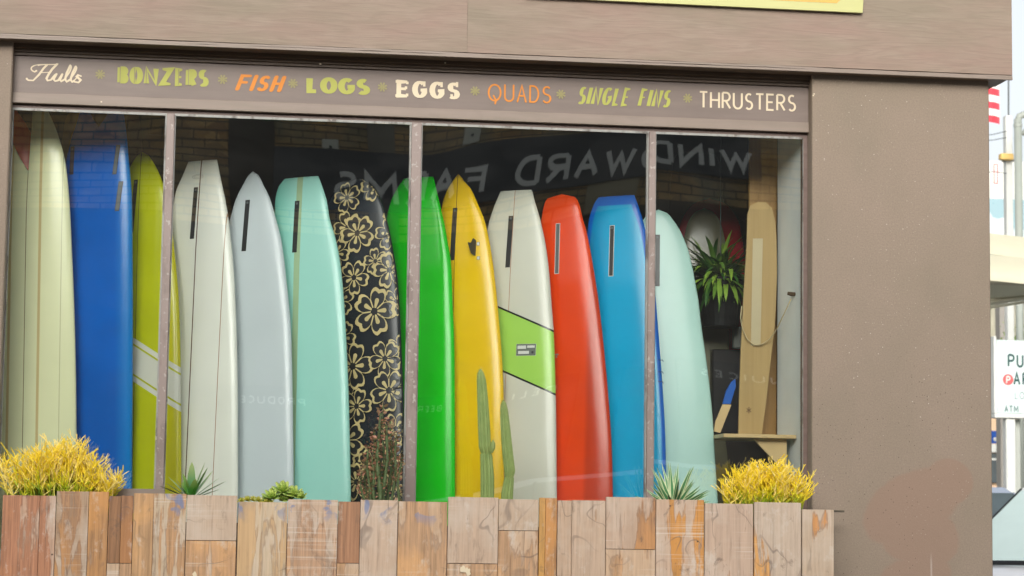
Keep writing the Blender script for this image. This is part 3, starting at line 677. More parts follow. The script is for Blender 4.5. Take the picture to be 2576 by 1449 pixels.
def finbox(B, p0, p1, wpx, mat=None, rim=None, lab=None):
    a = B.solve(*p0); c = B.solve(*p1); sl = (c[0] - a[0]) / (c[1] - a[1]); w2 = wpx / 480 / 2
    b = B.strip('fin_box', a[0] - w2, a[0] + w2, a[1], c[1], mat or M['black'], .0016, rim or (.003, M['black']), slant=sl, lab=lab)
    # a screw plate inside the slot
    B.strip('fin_screw', a[0] - w2 * .6 + sl * .01, a[0] + w2 * .6 + sl * .01, a[1] + .006, a[1] + .018, M['grey'], .0024)
    return b
Z = dict(W=(216, 216, 204))
# a: cream fish with swallow tail
notch = lambda d, tip: (lambda q: (d * (1 - abs(q) / tip) if abs(q) < tip else d * .35 * (abs(q) - tip) / (1 - tip)))
A = Board('surfboard', 'cream surfboard with a swallow tail and tan stringers, leftmost in the window', (76, 262), (60, 1240), .40, .30, 14,
          [(112, 276), (145, 336), (166, 416), (176, 522), (181, 625), (188, 800), (192, 1000), (193, 1240)],
          boardmat('cream_resin', (216, 218, 176), strings=((0, 0, .004, (130, 120, 90)), (.075, 0, .014, (206, 186, 132)), (-.085, 0, .014, (206, 186, 132)), (.19, .0, .004, (190, 190, 150)))), tail=(lambda q: .37 * max(0, 1 - (q / .22 if q > 0 else -q / 1.25))), squash=True)
R0 = Board('surfboard', 'red surfboard tail showing in the notch behind the cream board', (20, 250), (10, 1240), .50, .50, 5,
           [(45, 282), (66, 312), (82, 345), (92, 430), (110, 600), (120, 1240)], plain('bright_red_resin', (246, 62, 38), .3), squash=False, nose=.6)
# b: dark blue swallow tail
Bb = Board('surfboard', 'dark blue swallow-tail surfboard with three fin slots', (250, 266), (248, 1240), .43, .32, 20,
           [(300, 272), (310, 282), (322, 380), (332, 510), (333, 590), (334, 800), (332, 1240)],
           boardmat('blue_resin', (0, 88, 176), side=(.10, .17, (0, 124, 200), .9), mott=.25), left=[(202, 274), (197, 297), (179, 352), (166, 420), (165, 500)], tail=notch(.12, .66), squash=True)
gr = plain('grey_slot', (86, 92, 96), .5)
finbox(Bb, (186, 372), (184, 440), 9, plain('brown_slot', (66, 56, 70), .5)); finbox(Bb, (301, 368), (293, 440), 8, gr); finbox(Bb, (309, 460), (300, 532), 9, gr)
# c: yellow
Cc = Board('surfboard', 'yellow-green surfboard with white diagonal stripes beside the blue board', (359, 383), (340, 1240), .56, .36, 28,
           [(384, 406), (404, 445), (415, 478), (428, 550), (438, 626), (450, 767), (455, 984), (456, 1240)],
           boardmat('yellow_resin', (176, 182, 10), side=(.13, .16, (204, 196, 0), .8), mott=.12,  # brighter turn of the right rail painted into the yellow
                    bands=((1.10, 1.135, -.62, (206, 206, 190)), (1.135, 1.15, -.62, (172, 176, 30)), (1.15, 1.31, -.62, (206, 206, 190)), (1.31, 1.325, -.62, (172, 176, 30)), (1.325, 1.36, -.62, (206, 206, 190)))))
finbox(Cc, (347.5, 456), (338, 586), 9)
# d: white
D = Board('surfboard', 'white square-tail surfboard with two wooden stringers, just right of the first mullion', (510, 405), (473, 1240), .52, .34, 27,
          [(546, 406), (555, 448), (567, 505), (575, 555), (587, 668), (595, 834), (598, 984), (599, 1240)],
          boardmat('white_resin', (216, 217, 206), strings=((0, 0, .006, (96, 70, 56)), (.165, -.004, .004, (160, 120, 90)))), left=[(474, 406), (457, 449), (443, 482), (436, 520)], squash=True)
finbox(D, (498, 475), (490, 603), 9)
# e: grey-white pintail
Ee = Board('surfboard', 'pale grey pintail surfboard between the white and the mint boards', (638, 432), (604, 1240), .53, .35, 27,
           [(662, 465), (680, 502), (695, 555), (707, 601), (720, 701), (732, 834), (736, 984), (739, 1240)], boardmat('pale_grey_resin', (188, 197, 200)), left=[(612, 466), (594, 502), (578, 555)])
Ee_f = finbox(Ee, (628, 507), (620, 634), 10)
# f: mint
Ff = Board('surfboard', 'mint green square-tail surfboard with a tan centre stripe', (758, 447), (740, 1240), .53, .35, 27,
           [(801, 447), (812, 472), (823, 509), (829, 548), (843, 595), (855, 654), (865, 751), (872, 868), (877, 984), (883, 1240)],
           boardmat('mint_resin', (152, 206, 194), strings=((0, 0, .034, (164, 190, 150)),), side=(-.02, -.14, (92, 180, 160), .7)), left=[(715, 448), (700, 472), (693, 502), (690, 540)], squash=True)  # left side's shade beside its neighbour painted into the mint
finbox(Ff, (752, 509), (747, 637), 10)
# g: black floral
Gg = Board('surfboard', 'black surfboard printed with cream flower outlines', (898, 449), (886, 1240), .54, .36, 27,
           [(925, 460), (943, 474), (962, 511), (975, 559), (989, 627), (999, 691), (1006, 776), (1011, 895), (1015, 984), (1018, 1240)], boardmat('black_resin', (18, 26, 34), mott=.3, rough=.25), left=[(868, 462), (845, 480), (825, 508), (806, 560)])
# h: green
Hh = Board('surfboard', 'bright green surfboard behind the middle mullion', (1056, 447), (1030, 1240), .54, .36, 27,
           [(1090, 449), (1105, 506), (1120, 572), (1125, 601), (1135, 668), (1139, 768), (1143, 868), (1144, 984), (1145, 1240)],
           boardmat('green_resin', (0, 190, 4), mott=.1, side=(.02, -.12, (0, 130, 20), .6)), left=[(1016, 452), (997, 478), (985, 503), (972, 560)], squash=True)  # shade along the left side painted into the green
# i: yellow-orange
Ii = Board('surfboard', 'golden yellow pintail surfboard with a small side fin', (1154, 439), (1135, 1240), .54, .36, 27,
           [(1165, 453), (1185, 476), (1203, 515), (1220, 558), (1235, 628), (1247, 718), (1255, 801), (1263, 901), (1267, 984), (1269, 1240)],
           boardmat('golden_resin', (226, 182, 4), strings=((0, 0, .004, (130, 96, 20)),), side=(.0, -.10, (196, 150, 0), .6)), left=[(1142, 453), (1125, 479), (1112, 519), (1104, 570)])  # left part darkened in the colour, as shaded by the board before it
finbox(Ii, (1149, 527), (1143, 657), 10)
u, v = Ii.solve(1201, 608); u2, v2 = Ii.solve(1205, 650)
mb = MB(); pl = [(0, 0), (.0, .085), (.5, .075), (.95, .02), (.6, .02), (.3, -.01)]
vs = []
for sx in (-.003, .003):
    for (h, dv) in pl: vs.append(Ii.S(u, v + dv, 0) + Ii.n * (h * .055) + Ii.r * (sx - h * .025))
mb.add(vs, [(0, 1, 2, 3, 4, 5), (11, 10, 9, 8, 7, 6)] + [(i, 6 + i, 6 + (i + 1) % 6, (i + 1) % 6) for i in range(6)]); mb.build('side_fin', plain('smoky_fin', (70, 64, 50), .3), Ii.e)
for (px, py) in ((1207, 616), (1208, 652)):
    u, v = Ii.solve(px, py); Ii.strip('fin_plug', u - .006, u + .006, v - .008, v + .008, M['white'], .0016, (.002, M['grey']))
# j: white with lime band
J = Board('surfboard', 'white square-tail surfboard with a lime green band edged in black', (1298, 480), (1265, 1240), .54, .36, 27,
          [(1338, 481), (1347, 511), (1356, 540), (1363, 568), (1372, 611), (1382, 688), (1388, 768), (1393, 834), (1398, 984), (1401, 1240)], M['white'], left=[(1259, 482), (1242, 523), (1228, 569), (1222, 600)], squash=True)
def bandpts(Bd, a, c):
    (u0, v0), (u1, v1) = Bd.solve(*a), Bd.solve(*c); k = -(v1 - v0) / (u1 - u0); return v0 + k * u0, k
q0, k0 = bandpts(J, (1255, 774), (1390, 832)); q1, k1 = bandpts(J, (1267, 935), (1395, 992)); kk = (k0 + k1) / 2
J.o.data.materials[0] = boardmat('white_lime_resin', (198, 198, 184), strings=((0, 0, .003, (170, 110, 80)),), bands=((q0, q1, kk, (166, 216, 92)), (q0 - .005, q0 + .006, kk, (14, 18, 22)), (q1 - .006, q1 + .005, kk, (14, 18, 22))))
qa, ka = bandpts(Cc, (333, 845), (455, 925)); qb, kb = bandpts(Cc, (333, 955), (455, 1035)); kc = (ka + kb) / 2; w_ = (210, 210, 194); y_ = (176, 180, 36)
Cc.o.data.materials[0] = boardmat('yellow_resin', (172, 178, 8), side=(.13, .16, (200, 192, 0), .8), mott=.14, strings=((0, 0, .004, (90, 90, 20)),),  # rail brightness painted in on the right, over the resin colour
                    bands=((qa, qb, kc, w_), (qa + .030, qa + .042, kc, y_), (qb - .042, qb - .030, kc, y_)))
finbox(J, (1289, 547), (1282, 675), 10)
u0, v0 = J.solve(1305, 869); u1, v1 = J.solve(1352, 897)
lp = J.strip('logo_patch', u0, u1, v0, v1, plain('patch_grey', (96, 104, 96), .4), .0018, (.001, M['white']))
for (a, c2, d, e) in ((.06, .5, .14, .42), (.56, .94, .14, .34), (.10, .66, .60, .86)):
    J.strip('patch_print', u0 + (u1 - u0) * a, u0 + (u1 - u0) * c2, v0 + (v1 - v0) * d, v0 + (v1 - v0) * e, M['white'], .0026)
u, v = u0 + (u1 - u0) * .84, v0 + (v1 - v0) * .73; J.strip('patch_print', u - .006, u + .006, v - .006, v + .006, M['black'], .0026)
# k: orange red
K = Board('surfboard', 'orange-red surfboard with a white-rimmed fin slot', (1415, 489), (1396, 1240), .54, .36, 26,
          [(1445, 494), (1457, 512), (1465, 545), (1476, 584), (1492, 668), (1505, 751), (1515, 834), (1525, 934), (1533, 1030), (1539, 1125), (1542, 1240)],
          boardmat('orange_red_resin', (216, 62, 0), side=(.16, .185, (168, 44, 0), .6), mott=.12), left=[(1385, 494), (1372, 506), (1365, 533), (1357, 580)])  # shading where the right rail turns, painted into the red
wr = (.0035, plain('pale_rim', (206, 200, 190), .4))
finbox(K, (1407, 566), (1405, 691), 9, M['grey'], wr)
# l: light blue with blue rim
Ll = Board('surfboard', 'sky blue square-tail surfboard with a darker blue rim', (1550, 494), (1542, 1240), .54, .36, 26,
           [(1596, 495), (1610, 530), (1625, 584), (1636, 651), (1648, 734), (1657, 840), (1666, 960), (1673, 1080), (1677, 1240)],
           boardmat('sky_blue_resin', (0, 158, 204), rim=(0, 100, 200), rimw=.036, rimtop=.055, side=(-.02, -.14, (0, 118, 176), .7)), left=[(1505, 496), (1495, 512), (1481, 556), (1474, 620)], squash=True)  # left side carries painted shade; the rim is its own blue
finbox(Ll, (1543, 571), (1541, 697), 10, None, wr)
# m: pale aqua round
Mm = Board('surfboard', 'pale aqua round-tail surfboard behind the last mullion', (1656, 528), (1650, 1240), .56, .40, 10,
           [(1674, 533), (1694, 554), (1716, 590), (1734, 639), (1749, 708), (1758, 763), (1765, 823), (1778, 914), (1787, 986), (1793, 1051), (1800, 1168), (1806, 1260)],
           boardmat('pale_aqua_resin', (166, 202, 192)))
finbox(Mm, (1653, 594), (1652, 722), 12)
# a small round maker's mark on the white board
u, v = D.solve(502, 447); mb = MB()
ring = arc(0, 0, .032, .012, 0, 360, 24); vs, fs = ribbon(ring, lambda d, t: .002, False); mb.add([D.S(u + a, v + c, .0016) for a, c in vs], fs)
ring = arc(0, 0, .022, .006, 0, 360, 20); vs, fs = ribbon(ring, lambda d, t: .0016, False); mb.add([D.S(u + a, v + c, .0016) for a, c in vs], fs)
mb.build('maker_mark', plain('mark_grey', (150, 154, 146), .5), D.e, recalc=False)
# small dark script on the grey board
mb = MB(); u, v = Ee.solve(607, 880)
for k in range(9):
    a = [(random.uniform(-.006, .006), v - .05 + k * .012), (random.uniform(-.006, .006), v - .045 + k * .012 + .004)]
    vs, fs = ribbon(a, lambda d, t: .002, True); mb.add([Ee.S(u + p, q, .0016) for p, q in vs], fs)
mb.build('maker_mark', plain('mark_dark', (96, 100, 104), .5), Ee.e, recalc=False)
# small marks on the red and sky blue boards
mk = plain('mark_grey_light', (150, 130, 120), .5)
u, v = K.solve(1405, 896); K.strip('maker_mark', u - .014, u + .012, v - .006, v + .002, mk, .0016); K.strip('maker_mark', u - .004, u + .004, v + .004, v + .016, mk, .0016)
for yy in (905, 935, 960):
    u, v = Ll.solve(1664, yy); mb = MB(); vs, fs = ribbon(bez((-.012, .0), (-.002, .014), (.004, -.012), (.010, .010)), lambda d, t: .004, True)
    mb.add([Ll.S(u + a, v + c, .0016) for a, c in vs], fs); mb.build('maker_mark', plain('mark_navy', (10, 40, 90), .5), Ll.e, recalc=False)
# flower print
crm = plain('cream_print', (206, 186, 128), .4, var=.2); blk = plain('black_print', (14, 20, 26), .3)
flo = [(950, 660, 34), (925, 1160, 36), (852, 640, 40), (862, 760, 42), (868, 850, 40), (1000, 760, 36), (880, 1010, 44), (1000, 1080, 40), (862, 930, 40), (1008, 880, 36), (940, 1180, 48),
       (880, 575, 42), (985, 590, 42), (945, 470, 40), (878, 500, 40), (905, 590, 50), (993, 530, 34), (898, 702, 44), (985, 682, 46), (949, 787, 60), (895, 925, 58), (975, 905, 46), (985, 985, 52), (905, 1025, 44), (880, 1110, 52), (990, 1155, 46), (905, 1215, 46), (1005, 1245, 46)]
mb = MB(); rnd = random.Random(5)
def clipS(u, v, off):
    h = Gg.hw(v, 1 if u >= 0 else -1) * .985; return Gg.S(max(-h, min(h, u)), max(v, .012), off)
for k, (px, py, rp) in enumerate(flo):
    u0, v0 = Gg.solve(px, py); R_ = rp / 480 * 1.12; ph0 = rnd.uniform(0, 6.28); lay = .0012 + .00035 * k; sq = .92
    def pr(phi):
        s5 = (phi * 5 / (2 * PI)) % 1 - .5       # -.5 .. .5 across a petal
        return R_ * (.50 + .50 * (1 - (abs(s5) * 2) ** 2.6) - .13 * math.exp(-(s5 * 9) ** 2))
    n = 60; lp = [(pr(2 * PI * i / n) * math.cos(2 * PI * i / n + ph0) * sq, pr(2 * PI * i / n) * math.sin(2 * PI * i / n + ph0)) for i in range(n)]
    cen = [(u0, v0)] + [(u0 + a, v0 + c) for a, c in lp]
    rings = []
    for f in (0, .35, .7, 1.0): rings.append([clipS(u0 + a * f, v0 + c * f, lay) for a, c in lp])
    vs = [x for r in rings[1:] for x in r] + [clipS(u0, v0, lay)]
    fs = [(n * 2 + 0 if False else 3 * n, i, (i + 1) % n) for i in range(n)] + [(r * n + i, (r + 1) * n + i, (r + 1) * n + (i + 1) % n, r * n + (i + 1) % n) for r in range(2) for i in range(n)]
    mb.add(vs, fs, 1)
    thick = R_ * rnd.uniform(.09, .14)
    # the outline is heavier on the outer side
    out = []; i_ = []
    for i in range(n):
        a, c = lp[i]; r = math.hypot(a, c); tk = thick * (.55 + .6 * abs(math.sin(2.5 * 2 * PI * i / n)))
        out.append(clipS(u0 + a, v0 + c, lay + .00015)); i_.append(clipS(u0 + a * (r - tk) / r, v0 + c * (r - tk) / r, lay + .00015))
    mb.add(out + i_, [(i, (i + 1) % n, n + (i + 1) % n, n + i) for i in range(n)], 0)
    for p in range(5):
        a = 2 * PI * p / 5 + ph0          # valley line
        vs, fs = ribbon([(math.cos(a) * R_ * .16, math.sin(a) * R_ * .16), (math.cos(a) * R_ * .52, math.sin(a) * R_ * .52)], lambda d, t: R_ * .055, False)
        mb.add([clipS(u0 + x * sq, v0 + y, lay + .0002) for x, y in vs], fs, 0)
        a += PI / 5                       # stamen
        vs, fs = ribbon([(math.cos(a) * R_ * .18, math.sin(a) * R_ * .18), (math.cos(a) * R_ * .44, math.sin(a) * R_ * .44)], lambda d, t: R_ * (.09 + .09 * t), True)
        mb.add([clipS(u0 + x * sq, v0 + y, lay + .00025) for x, y in vs], fs, 0)
mb.build('flower_print', [crm, blk], Gg.e, recalc=False)
# dim boards standing further back
Board('surfboard', 'tan surfboard standing in shade behind the cream and dark blue boards', (190, 270), (190, 1240), .95, .95, 0, [(215, 300), (228, 400), (232, 600), (236, 1240)], boardmat('tan_resin', (150, 120, 74)), nose=.5)
Board('surfboard', 'dark brown surfboard standing behind the blue board', (330, 262), (330, 1240), .98, .95, 0, [(352, 300), (362, 420), (368, 600), (370, 1240)], boardmat('brown_resin', (70, 48, 36)), nose=.5)
Rr = Board('surfboard', 'dark red surfboard behind the hanging plant', (1785, 500), (1800, 1240), 1.25, 1.15, 5, [(1830, 516), (1862, 570), (1875, 680), (1880, 900), (1880, 1240)], boardmat('dark_red_resin', (170, 30, 44), rough=.2), nose=.5)
Board('surfboard', 'dim olive grey surfboard standing in front of the dark red one', (1772, 524), (1772, 1240), 1.1, 1.02, 5, [(1795, 534), (1815, 566), (1828, 640), (1834, 900), (1834, 1240)], boardmat('olive_grey_resin', (120, 118, 96)), nose=.5)
Board('surfboard', 'black surfboard with a round tip high behind the last pane', (1752, 352), (1752, 1240), 1.9, 1.8, 0, [(1785, 368), (1812, 420), (1822, 540), (1826, 1240)], boardmat('dim_black_resin', (16, 15, 18), rough=.4), nose=.5)
# right-hand boards and shelf
Xs0, Xs1 = P(1820, 1096, .13).x, P(2003, 1096, .13).x; zsh = P(1900, 1092, .13).z
sh = thing('wall_shelf', 'pale plywood shelf on a triangular bracket at the right end of the window', 'shelf', ((Xs0 + Xs1) / 2, .45, zsh - .02))
mb = MB(); mb.box(Xs0, Xs1, .13, .56, zsh - .020, zsh, .002); mb.build('shelf_board', M['tan'], sh)
xa, xb = P(1893, 1103, .19).x, P(1978, 1103, .19).x; z1 = zsh - .0205; z0 = P(1975, 1185, .19).z
mb = MB(); mb.prism([(xa, z1), (xb, z1), (xb, z0), (xb - .015, z0)], 'y', .18, .198); mb.build('shelf_bracket', M['tan'], sh)
wood = NT('bamboo_veneer'); g_ = wood.noise(wood.pos((30, 8, .7)), 1.6, 4)
wood.set('Base Color', wood.mix(g_, lin((160, 132, 82)), lin((190, 162, 108)))); wood.set('Roughness', .35); wood.set('Coat Weight', .3); wood = wood.m
wood2 = NT('amber_veneer'); g_ = wood2.noise(wood2.pos((30, 8, .7)), 1.6, 4); wood2.set('Base Color', wood2.mix(g_, lin((136, 100, 50)), lin((172, 134, 76)))); wood2.set('Roughness', .4); wood2 = wood2.m
T1 = thing('wooden_board', 'tall narrow tan plank standing behind the round-topped tan board', 'wooden board', (P(1918, 1080, .52).x, .52, zsh))
xa, xb = P(1884, 600, .52).x, P(1955, 600, .52).x
mb = MB(); mb.box(xa, xb, .52, .54, zsh, P(1900, 322, .52).z, .004); mb.build('plank', wood2, T1)
def px_out(pts, Y): return [(P(x, y, Y).x, P(x, y, Y).z) for x, y in pts]
T2 = thing('wooden_board', 'round-topped tan wooden board with a small dark emblem, standing on the shelf', 'wooden board', (P(1890, 1087, .40).x, .40, zsh))
o2 = [(1856, 1090), (1858, 1000), (1862, 883), (1869, 745), (1877, 612), (1879, 540), (1886, 518), (1905, 509), (1925, 510), (1940, 524), (1949, 560), (1952, 610), (1953, 690), (1950, 770), (1947, 823), (1937, 909), (1930, 975), (1923, 1031), (1914, 1090)]
pp = px_out(o2, .40); pp[0] = (pp[0][0], zsh + .001); pp[-1] = (pp[-1][0], zsh + .001)
mb = MB(); mb.prism(pp, 'y', .385, .40); mb.build('plank', wood, T2)
s2 = px_out([(1894, 600), (1919, 600), (1913, 870), (1889, 870)], .384); mb = MB(); mb.prism(s2, 'y', .3835, .3848); mb.build('grip_stripe', plain('pale_stripe', (190, 176, 140), .5), T2)
mb = MB(); c0 = P(1884, 1032, .383)
for k in range(6):
    a = PI * 2 * k / 6 + .5; vs, fs = ribbon([(0.003 * math.cos(a), .003 * math.sin(a)), (.013 * math.cos(a), .016 * math.sin(a))], lambda d, t: .005, True)
    mb.add([(c0.x + p, .3832 - .0002 * k, c0.z + q) for p, q in vs], fs)
mb.build('emblem', plain('emblem_brown', (112, 84, 50), .6), T2, recalc=False)
# wall hook and cord
c0 = P(1995, 740, .17)
hk = thing('wall_hook', 'small dark metal hook on the white inner side wall', 'hook', (c0.x, c0.y, c0.z))
mb = MB(); mb.tube([(c0.x + .03, .17, c0.z), (c0.x - .01, .17, c0.z), (c0.x - .03, .17, c0.z + .004)], [.010, .012, .009], 10); mb.build('hook_peg', plain('hook_bronze', (96, 76, 54), .4, metal=.6), hk)
mb = MB(); mb.box(c0.x + .018, c0.x + .024, .155, .185, c0.z - .035, c0.z + .03, .002); mb.build('hook_plate', M['black'], hk)
cp = [(1990, 752), (1972, 790), (1955, 826), (1938, 852), (1918, 866), (1897, 868), (1880, 854), (1868, 828), (1863, 800), (1866, 770)]
mb = MB(); mb.tube([P(x, y, min(.37, .17 + .06 * i)) for i, (x, y) in enumerate(cp)], .0035, 6); tag(mb.build('cord', plain('cord_tan', (188, 170, 130), .6), None, smooth=True), 'thin tan cord looped from the hook across the round-topped wooden board', 'cord')
# paddle with blue tip
pd = thing('paddle', 'short wooden paddle with a blue tip leaning on the shelf', 'paddle', tuple(P(1804, 1088, .42)))
def px_prism(pts, Y0, Y1, name, mat, par): mb = MB(); mb.prism(px_out(pts, Y0), 'y', Y0, Y1); return mb.build(name, mat, par)
px_prism([(1796, 1085), (1812, 1089), (1840, 1018), (1818, 1017), (1800, 1060)], .42, .432, 'paddle_shaft', M['tan'], pd)
px_prism([(1818, 1016), (1838, 1016), (1851, 972), (1850, 953), (1840, 960), (1826, 985)], .418, .434, 'paddle_blade', plain('blue_enamel', (20, 90, 180), .35), pd)
# dark boxes and shapes in the back
def clutter(name, label, cat, x0, x1, y0, y1, Y, dep, mat):
    a, c = P(x0, y1, Y), P(x1, y0, Y); mb = MB(); mb.box(a.x, c.x, Y, Y + dep, a.z, c.z, .006); return tag(mb.build(name, mat), label, cat)
clutter('storage_box', 'black storage case standing under the hanging plant', 'case', 1792, 1868, 880, 1090, .95, .3, plain('black_case', (34, 32, 34), .4))
clutter('storage_box', 'grey panel box beside the tan wooden board, above the black case', 'box', 1846, 1866, 822, 876, .9, .05, plain('box_grey', (118, 122, 116), .6))
clutter('counter', 'dark wooden shop counter below the window shelf', 'counter', 1780, 1985, 1110, 1700, 1.0, .5, plain('counter_dark', (52, 46, 42), .6))
clutter('price_card', 'black and white printed card behind the right yellow shrub', 'card', 1878, 1942, 1172, 1200, .20, .004, plain('card_white', (214, 218, 216), .6))
mb = MB(); rr = random.Random(2)
for k in range(11):
    px = 1880 + k * 5.6; a, c = P(px, 1186 + rr.uniform(-5, 5), .1985), P(px + rr.uniform(2, 4), 1176, .1985); mb.box(a.x, c.x, .1985, .1995, a.z, max(c.z, a.z + .006))
pc = [o for o in bpy.data.objects if o.name == 'price_card'][0]; mb.build('card_print', M['black'], pc)
pf = clutter('picture_frame', 'dark picture frame on the back of the shop beside the first mullion', 'picture frame', 372, 416, 282, 338, 1.4, .02, plain('frame_black', (20, 24, 24), .3))
# hanging plant
hp = thing('hanging_plant', 'green spider plant in a black pot hanging behind the last pane', 'plant', tuple(P(1810, 760, .85)))
c0 = P(1812, 735, .85); mb = MB(); mb.lathe([(.001, -.20), (.10, -.20), (.135, .05), (.145, .06), (.145, .075), (.125, .075), (.12, .05), (.001, .05)], c0, 24)
mb.build('pot', M['black'], hp, smooth=False)
mb = MB(); rr = random.Random(11); cols = []
leafm = NT('strap_leaf'); lv = leafm.n('ShaderNodeUVMap', uv_map='leaf').outputs[0]; sx = leafm.n('ShaderNodeSeparateXYZ', {0: lv}).outputs
lc = leafm.mix(sx[0], lin((40, 92, 30)), lin((150, 184, 64))); leafm.set('Base Color', lc); leafm.set('Roughness', .5); leafm = leafm.m
luv = []
def strap(mb, luv, base, dirv, length, width, droop, shade, n=7):
    side = dirv.cross(Vector((0, 0, 1)));
    if side.length < .05: side = Vector((1, 0, 0))
    side.normalize(); p = Vector(base); d = dirv.normalized(); b = len(mb.v)
    for i in range(n + 1):
        t = i / n; wd = width * (math.sin(PI * min(1, .18 + t * .82)) ** .6) * .5 if i < n else .0004
        mb.v += [tuple(p - side * wd), tuple(p + Vector((0, 0, -.25 * wd))), tuple(p + side * wd)]; luv += [(shade, t)] * 3
        d = (d + Vector((0, 0, -droop / n))).normalized(); p = p + d * (length / n)
    for i in range(n):
        a = b + 3 * i; mb.f += [(a, a + 1, a + 4, a + 3), (a + 1, a + 2, a + 5, a + 4)]; mb.m += [0, 0]
for k in range(300):
    a = rr.uniform(0, 2 * PI); el = rr.uniform(.3, 1.4)
    strap(mb, luv, c0 + Vector((rr.uniform(-.06, .06), rr.uniform(-.06, .06), .05)), Vector((math.cos(a) * math.cos(el), math.sin(a) * math.cos(el), math.sin(el))), rr.uniform(.20, .36), rr.uniform(.020, .034), rr.uniform(1.0, 2.6), rr.random() ** 1.5)
mb.build('leaves', leafm, hp, uvs={'leaf': luv}, recalc=False)
mb = MB(); mb.tube([c0 + Vector((.0, 0, .05)), c0 + Vector((0, 0, 1.0))], .003, 6); mb.build('hanger', M['grey'], hp)

# ================================================================== PLANTER
PY0 = -.56
pt = thing('planter_box', 'long planter clad in weathered peeling wooden planks under the window', 'planter', (1.4, PY0, 0))
PK = [ # x0, x1, top y, seam y (None = runs on), paint, wood, cover, blue, dark
 (4, 98, 1246, None, (186, 160, 144), (190, 122, 82), .30, 0, .0), (98.6, 139, 1247, None, (184, 160, 146), (188, 120, 80), .30, 0, .0),
 (140, 221, 1236, None, (168, 150, 134), (176, 128, 84), .55, 0, .35), (221.6, 271, 1237, None, (172, 152, 136), (190, 134, 76), .42, 0, .1),
 (272, 303, 1248, 1417, (160, 142, 128), (150, 100, 58), .25, 1, .2), (303.6, 333, 1247, 1417, (150, 130, 116), (150, 100, 62), .25, 0, .2),
 (334, 385, 1241, None, (186, 174, 158), (206, 158, 104), .34, 1, .1), (385.5, 467, 1242, None, (186, 174, 158), (204, 154, 102), .40, 1, .1),
 (468.5, 595, 1246, 1360, (188, 174, 162), (188, 150, 112), .80, 0, .0),
 (598, 721.5, 1263, None, (196, 184, 166), (196, 168, 130), .60, 1, .05),
 (723, 849, 1257, None, (188, 170, 156), (202, 158, 120), .52, 1, .0), (850, 905, 1262, 1417, (190, 150, 120), (176, 120, 80), .12, 0, .0),
 (906, 1000, 1258, None, (190, 174, 162), (206, 164, 122), .66, 1, .0), (1001.5, 1125, 1262, None, (186, 164, 144), (204, 158, 112), .38, 1, .15),
 (1126.5, 1253, 1251, 1418, (184, 168, 156), (198, 150, 108), .80, 0, .05), (1254, 1354, 1256, 1335, (182, 168, 156), (196, 160, 120), .88, 0, .05),
 (1356, 1371, 1252, None, (190, 150, 100), (216, 156, 70), .22, 0, .0), (1371.6, 1401, 1253, None, (176, 150, 124), (188, 130, 70), .40, 0, .1), (1402.5, 1438, 1259, None, (184, 166, 152), (200, 140, 84), .74, 0, .0),
 (1438.6, 1523, 1259, None, (186, 170, 158), (200, 140, 72), .66, 0, .0), (1524.5, 1649, 1251, 1382, (182, 164, 152), (178, 126, 80), .62, 0, .35),
 (1650.5, 1771.5, 1257, None, (186, 168, 156), (196, 132, 56), .66, 0, .35), (1773, 1895, 1267, None, (184, 168, 158), (190, 134, 94), .72, 0, .25),
 (1897, 2015, 1264, None, (184, 174, 166), (208, 152, 84), .78, 0, .1), (2018, 2098, 1282, None, (182, 170, 158), (200, 136, 76), .70, 0, .15)]
rr = random.Random(21); kk_ = 0
for (x0, x1, yt, ys, pa, wo, cv, bl, dk) in PK:
    xa, xb = P(x0, 1330, PY0).x, P(x1, 1330, PY0).x; zt = P((x0 + x1) / 2, yt, PY0).z
    zse = P((x0 + x1) / 2, ys, PY0).z if ys else 1.05 + rr.uniform(-.1, .05)
    rows = [(zt, zse + .0012), (zse - .0012, .62 + rr.uniform(-.06, .06)), (None, .13)]
    top = zt
    for r, (t, bt) in enumerate(rows):
        t = top if t is None else t
        dy = rr.uniform(-.004, .004); m = plankmat(kk_ + r * 40, pa if r == 0 or ys is None else (190, 170, 152), wo if r == 0 or ys is None else (204, 158, 112), cv if r == 0 else min(.9, max(.25, rr.uniform(.3, .7))), bl if r == 0 else 0, dark=dk)
        b = MB(); b.box(xa + .0003, xb - .0003, PY0 + dy, PY0 + .02 + dy, bt, t, .0011); b.build('plank', m, pt); top = bt - .0024
    kk_ += 1
xe = P(2098, 1330, PY0).x; xw0 = P(4, 1330, PY0).x
b = MB(); b.box(xw0, xe, PY0 + .0245, PY0 + .06, .13, 1.46); b.build('inner_board', M['dtrim'], pt)
b = MB(); b.box(xe - .02, xe, PY0 + .062, -.105, .13, 1.50, .002); b.build('end_board', plankmat(90, (182, 170, 158), (200, 136, 76), .6), pt)
b = MB(); b.box(xw0, xw0 + .02, PY0 + .062, -.105, .13, 1.55, .002); b.build('end_board', plankmat(91, (112, 100, 88), (120, 90, 66), .7), pt)
b = MB(); b.box(xw0 + .021, xe - .021, PY0 + .062, -.105, 1.30, 1.44); b.build('soil', M['soil'], pt)
ra, rb = P(285, 1235, -.5).x, P(350, 1235, -.5).x; b = MB(); b.box(P(-40, 1235, -.3).x if False else xw0 + .03, rb + .12, -.34, -.31, 1.50, P(315, 1229, -.34).z, .002); b.build('back_rail', M['trim'], pt)
ra = P(2010, 1283, -.3).x; rb = P(2118, 1283, -.3).x; b = MB(); b.box(ra, rb, -.35, -.28, P(2060, 1283, -.3).z - .010, P(2060, 1283, -.3).z, .002); b.build('corner_cleat', plain('dark_steel', (84, 76, 62), .6), pt)
